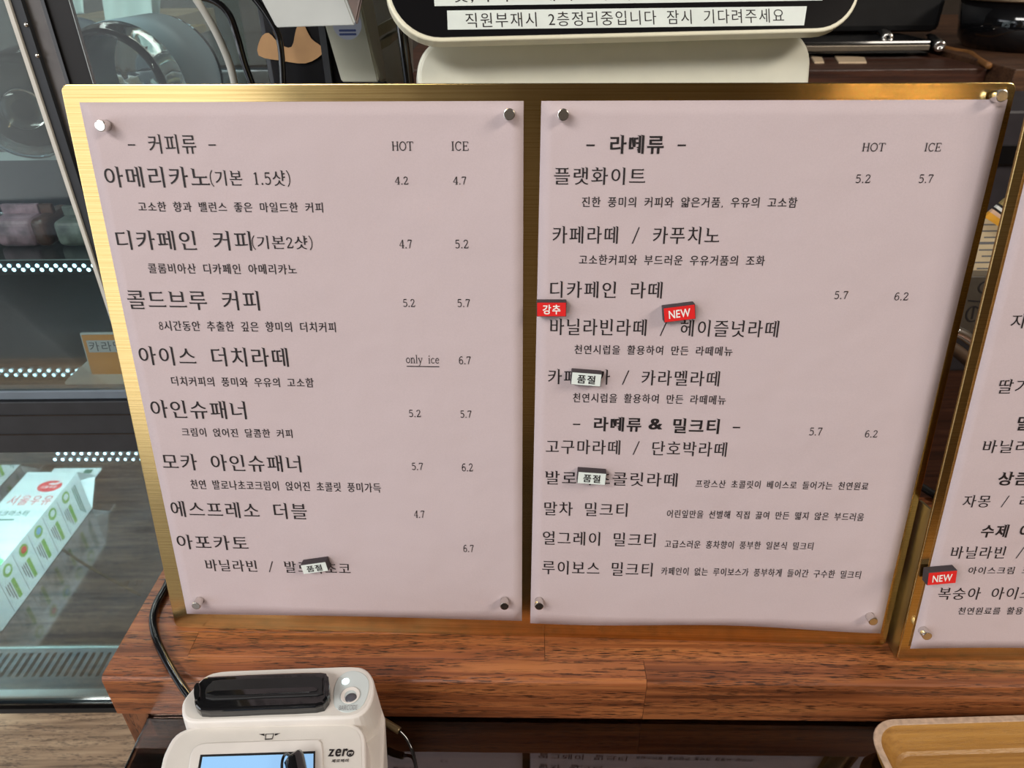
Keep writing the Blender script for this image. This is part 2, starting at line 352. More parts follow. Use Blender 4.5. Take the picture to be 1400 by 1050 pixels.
def glyph(ch, style):
    key = (ch, style)
    if key in GL: return GL[key]
    polys = raw_glyph(ch)
    dx, dy, serif = {'serif': (0.007, -0.003, True), 'serifbold': (0.026, 0.015, True), 'small': (0.010, 0.004, True), 'thin': (0.0, -0.002, False), 'sans': (0.0, 0.0, False), 'bold': (0.022, 0.018, False)}[style]
    out = []; extra = []
    if polys:
        big = max(polys, key=lambda p: abs(area2(p))); sg = 1 if area2(big) > 0 else -1
        for p in polys:
            n = len(p); q = []
            nor = []
            for i in range(n):
                e = p[(i + 1) % n] - p[i]; l = e.length or 1; nor.append(Vector((-e.y, e.x)) / l * sg)   # inward
            for i in range(n):
                n1, n2 = nor[i - 1], nor[i]
                d1 = -(dx * abs(n1.x) + dy * abs(n1.y)); d2 = -(dx * abs(n2.x) + dy * abs(n2.y))
                q.append(p[i] + (n1 * d1 + n2 * d2) / (1 + max(n1.dot(n2), -0.3)))
            if serif:   # small heads, feet and rises of the book face, laid over the stroke ends
                for i in range(n):
                    j = (i + 1) % n; h = (i - 1) % n; k = (j + 1) % n
                    e = q[j] - q[i]; E1 = q[i] - q[h]; E2 = q[k] - q[j]; L1 = E1.length; L2 = E2.length
                    if e.length > 0.15: continue
                    ninw = nor[i]
                    if abs(ninw.y) > 0.95 and abs(E1.x) < 0.15 * L1 and abs(E2.x) < 0.15 * L2 and min(L1, L2) > 0.10:
                        pl, pr = (q[i], q[j]) if q[i].x < q[j].x else (q[j], q[i]); w = abs(e.x)
                        if ninw.y < 0: extra.append([(pl.x + .9 * w, pl.y - .002), (pl.x - .55 * w, pl.y + .028), (pl.x - .55 * w, pl.y + .008), (pl.x + .1 * w, pl.y - .045)])
                    elif abs(ninw.x) > 0.95 and abs(E1.y) < 0.12 * L1 and abs(E2.y) < 0.12 * L2 and min(L1, L2) > 0.10:
                        pt = q[i] if q[i].y > q[j].y else q[j]; w = abs(e.y)
                        if ninw.x < 0: extra.append([(pt.x, pt.y - .6 * w), (pt.x - .025, pt.y + .032), (pt.x - .10, pt.y - .3 * w)])
                        else: extra.append([(pt.x + .05, pt.y - .5 * w), (pt.x - .015, pt.y - .2 * w), (pt.x - .008, pt.y + .026)])
            out.append(q)
    # fill
    c = bpy.data.curves.new('tmp', 'CURVE'); c.dimensions = '2D'; c.fill_mode = 'BOTH'
    for q in out:
        s = c.splines.new('POLY'); s.points.add(len(q) - 1); s.use_cyclic_u = True
        for i, v in enumerate(q): s.points[i].co = (v.x, v.y, 0, 1)
    o = bpy.data.objects.new('tmp', c); COL.objects.link(o)
    me = o.to_mesh(); V = [tuple(v.co.xy) for v in me.vertices]; F = [tuple(p.vertices) for p in me.polygons]
    o.to_mesh_clear(); bpy.data.objects.remove(o); bpy.data.curves.remove(c)
    for x in extra: F.append(tuple(range(len(V), len(V) + len(x)))); V += x
    GL[key] = (V, F); return GL[key]
t_, T_ = 0.040, 0.075
def ell(cx, cy, rx, ry, a0=0, a1=360, n=14): return [(cx + rx * math.cos(R_(a0 + (a1 - a0) * i / n)), cy + ry * math.sin(R_(a0 + (a1 - a0) * i / n))) for i in range(n + 1)]
LAT = {  # (advance, strokes: (width, points))
 '1': (.5, [(T_, [(.26, 0), (.26, .72)]), (t_, [(.26, .70), (.13, .62)]), (t_, [(.14, .02), (.38, .02)])]),
 '2': (.5, [(.058, [(.08, .54), (.11, .66), (.23, .70), (.35, .65), (.38, .53), (.31, .37), (.08, .04)]), (.07, [(.07, .035), (.42, .035)]), (t_, [(.42, .02), (.45, .17)])]),
 '4': (.5, [(t_, [(.33, .71), (.04, .23)]), (t_, [(.04, .21), (.47, .21)]), (T_, [(.34, .72), (.34, 0)]), (t_, [(.24, .02), (.44, .02)])]),
 '5': (.5, [(.07, [(.12, .685), (.41, .685)]), (t_, [(.125, .70), (.11, .39)]), (.06, [(.11, .40), (.23, .45), (.36, .40), (.42, .23), (.36, .07), (.21, .02), (.08, .09)])]),
 '6': (.5, [(.058, [(.39, .63), (.28, .70), (.14, .58), (.085, .34), (.11, .11), (.25, .02), (.39, .09), (.42, .22), (.37, .36), (.25, .42), (.11, .31)])]),
 '7': (.5, [(.07, [(.07, .685), (.43, .685)]), (t_, [(.08, .70), (.075, .56)]), (.058, [(.43, .68), (.30, .38), (.21, 0)])]),
 '8': (.5, [(.055, ell(.25, .54, .14, .16)), (.06, ell(.25, .20, .18, .18))]),
 '.': (.28, [(.09, [(.10, .045), (.19, .045)])]),
 ',': (.3, [(.07, [(.13, .07), (.17, .03), (.12, -.10)])]),
 '(': (.36, [(.045, [(.30, .84), (.17, .62), (.13, .36), (.17, .08), (.30, -.12)])]),
 ')': (.36, [(.045, [(.06, .84), (.19, .62), (.23, .36), (.19, .08), (.06, -.12)])]),
 '/': (.62, [(.05, [(.14, -.06), (.48, .80)])]),
 '-': (.62, [(.05, [(.06, .34), (.50, .34)])]),
 'H': (.66, [(T_, [(.13, 0), (.13, .72)]), (T_, [(.53, 0), (.53, .72)]), (t_, [(.13, .37), (.53, .37)])] + [(t_, [(x - .09, y), (x + .09, y)]) for x in (.13, .53) for y in (.02, .70)]),
 'O': (.70, [(.062, ell(.35, .36, .27, .34, n=20))]),
 'T': (.62, [(T_, [(.31, 0), (.31, .72)]), (t_, [(.04, .70), (.58, .70)]), (t_, [(.05, .70), (.04, .56)]), (t_, [(.57, .70), (.58, .56)]), (t_, [(.21, .02), (.41, .02)])]),
 'I': (.34, [(T_, [(.17, 0), (.17, .72)]), (t_, [(.07, .02), (.27, .02)]), (t_, [(.07, .70), (.27, .70)])]),
 'C': (.64, [(.06, ell(.34, .36, .26, .34, 42, 318, 16)), (t_, [(.54, .70), (.54, .50)])]),
 'E': (.60, [(T_, [(.15, 0), (.15, .72)]), (t_, [(.05, .70), (.52, .70)]), (t_, [(.05, .02), (.54, .02)]), (t_, [(.15, .37), (.40, .37)]), (t_, [(.52, .70), (.52, .56)]), (t_, [(.54, .02), (.55, .18)]), (t_, [(.40, .45), (.40, .29)])]),
 'o': (.52, [(.05, ell(.26, .24, .19, .22))]),
 'n': (.56, [(.06, [(.13, 0), (.13, .46)]), (.05, [(.13, .34), (.24, .45), (.36, .44), (.42, .32)]), (.06, [(.42, .34), (.42, 0)]), (t_, [(.04, .02), (.22, .02)]), (t_, [(.34, .02), (.51, .02)]), (t_, [(.04, .44), (.13, .46)])]),
 'l': (.28, [(.06, [(.14, 0), (.14, .72)]), (t_, [(.05, .02), (.23, .02)]), (t_, [(.05, .70), (.14, .72)])]),
 'y': (.52, [(.06, [(.08, .45), (.27, .04)]), (.04, [(.46, .45), (.27, .02), (.18, -.18), (.07, -.20)]), (t_, [(.01, .45), (.18, .45)]), (t_, [(.36, .45), (.52, .45)])]),
 'i': (.28, [(.06, [(.14, 0), (.14, .46)]), (t_, [(.05, .02), (.23, .02)]), (t_, [(.05, .44), (.14, .46)]), (.08, [(.10, .64), (.18, .64)])]),
 'c': (.48, [(.05, ell(.26, .24, .18, .22, 40, 320, 12))]),
 'e': (.50, [(.05, ell(.26, .24, .18, .22, 10, 325, 14)), (t_, [(.09, .26), (.43, .26)])]),
}
def stroke_mesh(ch, k=1.0):
    key = (ch, 'lat', k)
    if key in GL: return GL[key]
    V, F = [], []
    for w, pts in LAT[ch][1]:
        P = [Vector(p) for p in (pts if len(pts) < 3 or len(pts) > 12 else smoothpoly([Vector(p) for p in pts], False, 4))]; w2 = w * k / 2; b0 = len(V)
        for i, p in enumerate(P):
            t = (P[min(i + 1, len(P) - 1)] - P[max(i - 1, 0)]).normalized(); nn = Vector((-t.y, t.x)) * w2
            V.append(tuple(p + nn)); V.append(tuple(p - nn))
        for i in range(len(P) - 1): a = b0 + 2 * i; F.append((a, a + 1, a + 3, a + 2))
    GL[key] = (V, F); return GL[key]
def layout(text, style='serif', serif_latin=True):
    V, F, x = [], [], 0.0
    for ch in text:
        if ch == ' ': x += 0.60; continue
        if serif_latin and ch in LAT:
            v, f = stroke_mesh(ch, 1.7 if style == 'serifbold' else 1.25); adv = LAT[ch][0]; dxx = 0
        else:
            v, f = glyph(ch, style)
            if ord(ch) > 0x1100 and ord(ch) > 0x2E80: adv = 1.0; dxx = 0.04
            else:
                adv = (max(p[0] for p in v) if v else .4) + 0.07; dxx = 0
        b0 = len(V); V += [(p[0] + x + dxx, p[1]) for p in v]; F += [tuple(i + b0 for i in g) for g in f]; x += adv
    return V, F
def text_obj(name, text, x0, x1, yb, yt, m, parent, M, zf, style='serif', serif_latin=True, shear=0.0, rot=0.0, flipy=False):
    """fits the line's own bounds to x0..x1, yb..yt in the frame M; zf(x, y) is the surface height there"""
    V, F = layout(text, style, serif_latin)
    ax, bx = min(v[0] for v in V), max(v[0] for v in V); ay, by = min(v[1] for v in V), max(v[1] for v in V)
    sx = (x1 - x0) / (bx - ax); sy = (yt - yb) / (by - ay)
    P = []
    for v in V:
        yy = (v[1] - ay) * sy
        if flipy: yy = (yt - yb) - yy
        x = x0 + (v[0] - ax) * sx; y = yb + yy
        if rot: c, s = math.cos(rot), math.sin(rot); X, Y = x - x0, y - yb; x, y = x0 + X * c - Y * s, yb + X * s + Y * c
        P.append((x, y, zf(x, y)))
    return mesh_obj2(name, P, F, m, parent, M)
def mesh_obj2(name, V, F, m, parent, M, smooth=False):
    me = bpy.data.meshes.new(name); me.from_pydata(V, [], F); me.update(); me.materials.append(m)
    o = bpy.data.objects.new(name, me); COL.objects.link(o); o.matrix_world = M
    if smooth:
        for p in me.polygons: p.use_smooth = True
    if parent is not None: setparent(o, parent)
    return o
# the letters are outlined once, before anything else is in the scene
load_glyphs('커피류아메리카노기본샷디페인콜드브루이스더치라떼슈패너모에프레소블포토바닐빈발로나초코플랫화트푸즐넛멜고구마단호박말차밀크티얼그보딸자몽수제복숭헤릿소한향과밸런좋은마일롬비산시간동안추출깊의풍미와우유림얹어진달콤천연가득얇거품부러운조럽을활용하여만든뉴랑베들는원료린잎선별해직접끓떫지않움급홍식없게있상큼강절제로서울터층정중입니다잠기려주세요핫웃공종합뒷'
            '&NEWzerpaySBARCOD0126., 를신재테함4578HOTICEonlyice')
# ============================================================ ROOM SHELL
def slab(name, a, b, m, **k): return struct(box(name, a, b, m, **k))
M_floor = mat('grey_floor_tile', (0.13, 0.12, 0.11), 0.35, noise=0.1, nscale=3)
M_ceil = mat('ceiling_paint', (0.12, 0.105, 0.09), 0.8, noise=0.05, nscale=3)
slab('floor', (-3.3, -3.0, -1.10), (3.0, 2.7, -1.05), M_floor)
slab('ceiling', (-3.3, -3.0, 1.56), (3.0, 2.7, 1.62), M_ceil)
slab('wall_kitchen', (-3.3, 2.6, -1.05), (3.0, 2.7, 1.56), M_wall)
slab('wall_right', (2.9, -3.0, -1.05), (3.0, 2.6, 1.56), M_wallr)
slab('wall_left', (-3.3, 0.6, -1.05), (-3.2, 2.6, 1.56), M_wall)
slab('wall_front', (-1.25, -2.9, -1.05), (2.9, -2.8, 1.56), M_wallr)
slab('trim_1', (-1.32, -2.88, -1.05), (-1.25, -2.78, 1.56), M_char)
slab('trim_2', (-2.32, -2.80, -1.05), (-2.28, -2.74, 1.56), M_char)
# the shop lamp bulbs whose warm glints run down the brass
def pendant(x, y, z, label):
    t = thing('pendant_lamp', label, 'lamp', (x, y, z), 'warm pendant lamps above the shop floor')
    lathe('lamp_shade', [(0.02, .10), (0.03, .11), (0.09, 0.02), (0.095, 0.0), (0.088, 0.004), (0.028, .10)], M_black, t, Matrix.Translation((x, y, z)))
    lathe('bulb', [(0, -.02), (.03, -.01), (.042, .02), (.03, .06), (.015, .09)], mat('warm_bulb', (1, .8, .5), .4, noise=0, emit=(1.0, .62, .25), estr=42), t, Matrix.Translation((x, y, z)))
    tube('cord', [(x, y, z + .1), (x, y, 1.56)], .003, M_black, t, smooth_n=0)
pendant(0.98, -1.9, 0.68, 'black pendant lamp behind the photographer, left of two')
pendant(1.18, -1.9, 0.68, 'black pendant lamp behind the photographer, right of two')

# ============================================================ BAR COUNTER
o_c = onz(137, 927); x_c = (onz(1400, 939) - o_c).normalized()
MC = frame(o_c, x_c, Vector((0, 0, 1)).cross(x_c))
BT = 0.036
bar = thing('bar_counter', 'reddish brown wooden bar top under the brass menu boards', 'counter', tuple(o_c))
def stave(x0, x1, y0, y1, front=False):
    prof = [(y1, -BT + .0001), (y1, -.00008), (y1 - .00008, 0), (y0 + .00008, 0), (y0, -.00008), (y0, -BT)] if not front else \
           [(y1, -BT), (y1, -.00008), (y1 - .00008, 0), (.0030, 0), (.0016, -.0005), (.0005, -.0016), (0, -.0030), (0, -BT + .002), (.002, -BT)]
    cx, cy = (x0 + x1) / 2, (y0 + y1) / 2; n = len(prof); V = []
    for x in (x0 + .00012, x1 - .00012): V += [(x - cx, p[0] - cy, p[1]) for p in prof]
    F = [(i, (i + 1) % n, n + (i + 1) % n, n + i) for i in range(n)] + [tuple(range(n))[::-1], tuple(range(n, 2 * n))]
    bm = bmesh.new(); bv = [bm.verts.new(v) for v in V]
    for f in F: bm.faces.new([bv[i] for i in f])
    return bm_obj('stave', bm, M_acacia, bar, mw=MC @ Matrix.Translation((cx, cy, 0)))
rows = [(0, .0158, [0, .321, .62, .80]), (.0158, .034, [0, .0455, .262, .52, .80]), (.034, .067, [0, .18, .43, .80]), (.067, .100, [0, .11, .36, .60, .80]),
        (.100, .133, [0, .25, .5, .80]), (.133, .166, [0, .15, .42, .7, .80])]
for k, (a, b, xs) in enumerate(rows):
    for x0, x1 in zip(xs, xs[1:]): stave(x0, x1, a, b, k == 0)
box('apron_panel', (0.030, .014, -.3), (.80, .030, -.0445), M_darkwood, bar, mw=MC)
XG = onz(200, 983, -.0365).x
box('end_panel', (0.0015, .0015, -.36), (XG - o_c.x - .0005, .150, -BT), wood_mat('end_grain_wood', (.10, .035, .014), (.20, .075, .03), (.27, .11, .05), rough=.6, stretch=(60, 60, 8), pore=.8), bar, mw=MC)
# lower service counter with smoked glass top
lc = thing('service_counter', 'dark lower counter covered by smoked glass, in front of the bar', 'counter', (0.1, .1, -.36))
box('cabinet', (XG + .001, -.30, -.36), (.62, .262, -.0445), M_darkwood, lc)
gm = bpy.data.materials.new('smoked_glass_top'); nt, b = nodes_of(gm); setin(b, Base_Color=(0.30, 0.20, 0.16, 1), Roughness=0.03, Transmission_Weight=1.0, IOR=1.85)
box('glass_top', (XG, -.30, -.0430), (.62, .274, -.0365), gm, lc, bevel=.0008)
# wooden ledge under the fridge
led = thing('wooden_ledge', 'grey brown wood surface in front of the glass fridge', 'ledge', (-.5, .2, -.40))
box('ledge_board', (-1.3, -.3, -.40), (XG, .497, -.362), M_walnut, led, bevel=.001)
box('ledge_front', (-1.3, -.3, -.70), (XG - .004, .49, -.4005), M_darkwood, led)

# ============================================================ MENU BOARDS
BW, BH = .4402, .317
MB = frame((-.2140, .3088, 0.0), (.9991, -.0428, 0), (.0089, .1743, .9846))
def off(M, d): return M @ Matrix.Translation((0, 0, d))
def board(label, M, w, h, gusset_left):
    t = thing('menu_board', label, 'menu board', tuple(M.translation))
    prism('brass_plate', rrect(0, 0, w, h, .0035, 5), -.0016, 0, M_brass, t, mw=M, bevel=.0005)
    for k, x in enumerate((0.0, w - .0015) if gusset_left else (.02, w - .03)):
        n = M.col[2].to_3d(); y = M.col[1].to_3d(); X = M.col[0].to_3d()
        f = M.translation + X * x - n * .0016; back = Vector((-n.x, -n.y, 0)).normalized(); up = y
        P = [f + up * .002, f + up * (.103 if gusset_left else .15), f + up * (.100 if gusset_left else .15) + back * .012, f + back * .052 + up * .004]
        P[0].z = .0005; P[3].z = .0005
        V = [tuple(p) for p in P] + [tuple(p + X * .0015) for p in P]
        bm = bmesh.new(); bv = [bm.verts.new(v) for v in V]
        for g in ((0, 1, 2, 3), (4, 5, 6, 7), (0, 1, 5, 4), (1, 2, 6, 5), (2, 3, 7, 6), (3, 0, 4, 7)): bm.faces.new([bv[i] for i in g])
        bm_obj('side_gusset', bm, mat('plain_brass', (.50, .41, .23), .32, metal=1.0, noise=.05, nscale=40), t)
    n = M.col[2].to_3d(); back = Vector((-n.x, -n.y, 0)).normalized(); X = M.col[0].to_3d(); MF = frame(M.translation - n * .0020 + Vector((0, 0, .0004)), X, back)
    box('foot_flange', (.002, .002, 0), (w - .002, .052, .0015), M_brass, t, mw=MF)
    return t
board('wide brushed brass menu board holding two pink sheets', MB, BW, BH, False)
a_ = R_(-.5); X3 = Vector((math.cos(a_), math.sin(a_), 0)); H3 = Vector((0, 0, 1)).cross(X3)
MT = frame(onz(1226, 904), X3, H3 * math.sin(R_(10)) + Vector((0, 0, math.cos(R_(10)))))
board('second brass menu board at the right edge, nearer the counter front', MT, .235, BH, True)

def sheet(label, M, corners, seed, amp=1.0):
    """corners TL TR BR BL in the board frame"""
    TL, TR, BR, BL = [Vector(c) for c in corners]; rnd = random.Random(seed); ph = [rnd.uniform(0, 6.28) for _ in range(6)]
    w = (TR - TL).length; h = (TL - BL).length; cx = (BL.x + BR.x) / 2; y0 = min(BL.y, BR.y)
    def zf(x, y):
        s = (x - BL.x) / w; t = (y - y0) / h
        z = .0010 + amp * (.00035 * math.sin(5 * s + 3 * t + ph[0]) * math.sin(4.2 * t + ph[1]) + .00022 * math.sin(9 * s - 5 * t + ph[2]))
        z += amp * .0012 * max(0, .12 - t) / .12 * (math.sin(7.5 * s + ph[3]) * .6 + .5)
        return max(z, .0004)
    NX, NY = 36, 44; V = []; F = []
    for j in range(NY + 1):
        for i in range(NX + 1):
            s, t = i / NX, j / NY; b_ = BL.lerp(BR, s); q = TL.lerp(TR, s); p = b_.lerp(q, t)
            if j == 0: p.y += .0011 * math.sin(7 * s + ph[4])
            V.append((p.x, p.y, zf(p.x, p.y)))
    for j in range(NY):
        for i in range(NX): a = j * (NX + 1) + i; F.append((a, a + 1, a + NX + 2, a + NX + 1))
    me = bpy.data.meshes.new('menu_sheet'); me.from_pydata(V, [], F); me.materials.append(M_paper); me.update()
    for p in me.polygons: p.use_smooth = True
    o = bpy.data.objects.new('menu_sheet', me); COL.objects.link(o); o.matrix_world = M
    md = o.modifiers.new('thickness', 'SOLIDIFY'); md.thickness = .0002; md.offset = -1
    tag(o, label, 'menu sheet', None)
    return o, zf
def L4(M, *px): return [loc2(u, v, M) for u, v in px]
shL, zL = sheet('pink menu sheet with coffee list on left half of wide brass board', MB, L4(MB, (109.5, 140), (716, 138), (713.5, 846), (256.5, 836)), 3)
shR, zR = sheet('pink menu sheet with latte list on right half of wide brass board', MB, L4(MB, (740, 138), (1376, 136), (1202, 861), (725, 848)), 5)
cT = L4(MT, (1243, 885), (1400, 262)); x0t = loc2(1243, 885, MT)
shT, zT = sheet('pink menu sheet on the second brass board, cut by the right edge', MT, [(x0t[0], x0t[1] + .295), (x0t[0] + .210, x0t[1] + .297), (x0t[0] + .210, x0t[1]), (x0t[0], x0t[1])], 9, .8)

def line(sh, zf, M, text, u0, u1, vt, vb, style='serif', name='menu_line'):
    x0, yb = loc2(u0, vb, M); x1 = loc2(u1, vb, M)[0]; yt = loc2(u0, vt, M)[1]
    return text_obj(name, text, x0, x1, yb, yt, M_ink, sh, M, lambda x, y: zf(x, y) + .00022, style)
LL = [('- 커피류 -', 178, 298, 183, 210, 's'), ('HOT', 537, 566, 193, 206, 'p'), ('ICE', 618, 641, 193, 206, 'p'),
 ('아메리카노', 147, 289, 227, 256, 's'), ('(기본 1.5샷)', 290, 399, 232, 255, 's'), ('4.2', 541, 559, 241, 252, 'p'), ('4.7', 620, 638, 241, 252, 'p'),
 ('고소한 향과 밸런스 좋은 마일드한 커피', 191, 443, 275, 289, 'd'),
 ('디카페인 커피', 163, 346, 314, 341, 's'), ('(기본2샷)', 347, 429, 321, 341, 's'), ('4.7', 547, 564, 327, 339, 'p'), ('5.2', 623, 641, 327, 339, 'p'),
 ('콜롬비아산 디카페인 아메리카노', 205, 407, 359, 373, 'd'),
 ('콜드브루 커피', 178, 357, 395, 422, 's'), ('5.2', 552, 568, 408, 419, 'p'), ('5.7', 626, 643, 408, 419, 'p'),
 ('8시간동안 추출한 깊은 향미의 더치커피', 220, 460, 437, 451, 'd'),
 ('아이스 더치라떼', 194, 396, 472, 498, 's'), ('only ice', 556, 601, 484, 499, 'p'), ('6.7', 628, 644, 486, 497, 'p'),
 ('더치커피의 풍미와 우유의 고소함', 237, 430, 513, 526, 'd'),
 ('아인슈패너', 210, 339, 545, 570, 's'), ('5.2', 560, 576, 559, 569, 'p'), ('5.7', 630, 645, 560, 570, 'p'),
 ('크림이 얹어진 달콤한 커피', 251, 401, 583, 595, 'd'),
 ('모카 아인슈패너', 225, 413, 618, 641, 's'), ('5.7', 564, 579, 631, 641, 'p'), ('6.2', 632, 647, 632, 643, 'p'),
 ('천연 발로나초코크림이 얹어진 초콜릿 풍미가득', 263, 521, 654, 667, 'd'),
 ('에스프레소 더블', 237, 421, 683, 705, 's'), ('4.7', 567, 581, 696, 706, 'p'),
 ('아포카토', 245, 341, 729, 749, 's'), ('6.7', 634, 648, 743, 753, 'p'), ('바닐라빈 / 발로나초코', 283, 480, 763, 779, 's')]
RL = [('- 라떼류 -', 801, 936, 184, 210, 'b'), ('HOT', 1177, 1208, 195, 207, 'p'), ('ICE', 1262, 1284, 195, 207, 'p'),
 ('플랫화이트', 757, 881, 228, 252, 's'), ('5.2', 1168, 1188, 238, 250, 'p'), ('5.7', 1254, 1273, 238, 250, 'p'),
 ('진한 풍미의 커피와 얇은거품, 우유의 고소함', 795, 1088, 268, 283, 'd'),
 ('카페라떼 / 카푸치노', 755, 982, 308, 332, 's'), ('고소한커피와 부드러운 우유거품의 조화', 791, 1044, 347, 361, 'd'),
 ('디카페인 라떼', 752, 904, 383, 406, 's'), ('5.7', 1139, 1157, 397, 408, 'p'), ('6.2', 1221, 1240, 399, 410, 'p'),
 ('바닐라빈라떼 / 헤이즐넛라떼', 751, 1062, 434, 457, 's'), ('천연시럽을 활용하여 만든 라떼메뉴', 785, 1000, 470, 483, 'd'),
 ('카페모카 / 카라멜라떼', 749, 982, 503, 524, 's'), ('천연시럽을 활용하여 만든 라떼메뉴', 783, 991, 536, 549, 'd'),
 ('- 라떼류', 783, 876, 568, 588, 'b'), ('&', 886, 905, 571, 586, 'b'), ('밀크티 -', 919, 1010, 570, 591, 'b'), ('5.7', 1105, 1122, 583, 594, 'p'), ('6.2', 1181, 1198, 587, 597, 'p'),
 ('고구마라떼 / 단호박라떼', 746, 992, 599, 619, 's'), ('발로나초콜릿라떼', 745, 925, 642, 661, 's'), ('프랑스산 초콜릿이 베이스로 들어가는 천연원료', 950, 1186, 654, 665, 'd'),
 ('말차 밀크티', 744, 857, 684, 703, 's'), ('어린잎만을 선별해 직접 끓여 만든 떫지 않은 부드러움', 911, 1180, 695, 706, 'd'),
 ('얼그레이 밀크티', 742, 895, 724, 743, 's'), ('고급스러운 홍차향이 풍부한 일본식 밀크티', 908, 1111, 736, 747, 'd'),
 ('루이보스 밀크티', 741, 891, 764, 783, 's'), ('카페인이 없는 루이보스가 풍부하게 들어간 구수한 밀크티', 903, 1176, 773, 784, 'd')]
TLN = [('자', 1378, 1399, 428, 448, 's'), ('딸기', 1361, 1401, 517, 537, 's'), ('밀', 1386, 1403, 567, 587, 'b'), ('바닐라', 1339, 1403, 600, 618, 's'),
 ('상큼', 1360, 1403, 643, 662, 'b'), ('자몽 / 레', 1313, 1405, 675, 692, 's'), ('수제 아', 1337, 1407, 715, 733, 'b'), ('바닐라빈 /', 1296, 1394, 745, 762, 's'),
 ('아이스크림 크', 1321, 1405, 773, 783, 'd'), ('복숭아 아이스', 1279, 1408, 801, 818, 's'), ('천연원료를 활용하', 1307, 1407, 828, 838, 'd')]
STY = {'s': ('serif', 'menu_line'), 'p': ('serif', 'price_figure'), 'd': ('small', 'description_line'), 'b': ('serifbold', 'heading_line')}
for lst, sh, zf, M in ((LL, shL, zL, MB), (RL, shR, zR, MB), (TLN, shT, zT, MT)):
    for tx, u0, u1, vt, vb, k in lst: line(sh, zf, M, tx, u0, u1, vt, vb, *STY[k])
x0, y0 = loc2(556.5, 500.5, MB); x1 = loc2(601, 500.5, MB)[0]
mesh_obj2('underline', [(x0, y0, zL(x0, y0) + .0002), (x1, y0, zL(x1, y0) + .0002), (x1, y0 + .0005, zL(x1, y0) + .0002), (x0, y0 + .0005, zL(x0, y0) + .0002)], [(0, 1, 2, 3)], M_ink, shL, MB)

# magnets
def magnet(u, v, M, label, d=.0058, group='small round silver magnets pinning the pink sheets'):
    Mo = off(M, d + .001); x, y = loc2(u, v, Mo); T = M @ Matrix.Translation((x, y, .0012))
    o = lathe('round_magnet', [(0, 0), (.00255, 0), (.0027, .0002), (.0027, d - .0005), (.00255, d - .0001), (.0023, d), (0, d)], M_steel, None, T, 28, smooth=False)
    for p in o.data.polygons: p.use_smooth = abs(p.normal.z) < .3
    tag(o, label, 'magnet', group)
for a in ((137, 172, MB, 'round silver magnet at top left corner of the coffee sheet'), (696, 156.5, MB, 'round silver magnet at top right corner of the coffee sheet'),
          (268, 828.5, MB, 'round silver magnet at bottom left corner of the coffee sheet'), (689.5, 829, MB, 'round silver magnet at bottom right corner of the coffee sheet'),
          (770, 157, MB, 'round silver magnet at top left corner of the latte sheet'), (1370, 131, MB, 'round silver magnet at top right corner of the latte sheet'),
          (737, 829, MB, 'round silver magnet at bottom left corner of the latte sheet'), (1194, 850, MB, 'round silver magnet at bottom right corner of the latte sheet'),
          (1268, 870, MT, 'round silver magnet at bottom left corner of the third sheet')): magnet(*a)
# magnetic tags
def mtag(u, v, M, w, h, rot, text, red, label, d=.0055):
    Mo = off(M, d + .0012); x, y = loc2(u, v, Mo); T = M @ Matrix.Translation((x, y, .0012)) @ Matrix.Rotation(R_(rot), 4, 'Z')
    t = bpy.data.objects.new('magnet_tag', None); COL.objects.link(t); t.matrix_world = T; t.empty_display_size = .01; tag(t, label, 'magnet tag')
    box('magnet_body', (-w / 2, -h / 2, 0), (w / 2, h / 2, d), M_rubber, t, bevel=.0002, seg=1, mw=T)
    box('face_film', (-w / 2 + .0003, -h / 2 + .0003, d), (w / 2 - .0003, h / 2 - .0003, d + .00025), M_red if red else M_lblwhite, t, mw=T)
    kw = .34 if text == 'NEW' else .30
    text_obj('lettering', text, -w * kw, w * kw, -h * (.27 if text == 'NEW' else .33), h * (.27 if text == 'NEW' else .33), M_txtwhite if red else M_ink, t, T, lambda a, b: d + .0004, 'bold', False)
mtag(754, 423, MB, .0150, .0076, 0.5, '강추', True, 'red magnet tag with white Korean lettering on left edge of latte sheet')
mtag(929, 428.5, MB, .0158, .0078, 8, 'NEW', True, 'tilted red magnet tag reading NEW in the middle of the latte sheet')
mtag(801.5, 518.5, MB, .0157, .0072, -4, '품절', False, 'white sold out tag on latte sheet above the second description of syrup')
mtag(809, 654, MB, .0157, .0074, -3.5, '품절', False, 'white sold out tag on latte sheet, lower of the two there')
mtag(430, 776.5, MB, .0157, .0066, 10.5, '품절', False, 'tilted white sold out tag at the bottom of the coffee sheet')
mtag(1288, 790, MT, .0158, .0086, 6, 'NEW', True, 'red magnet tag reading NEW on the second board beside the peach ice cream line', d=.0052)
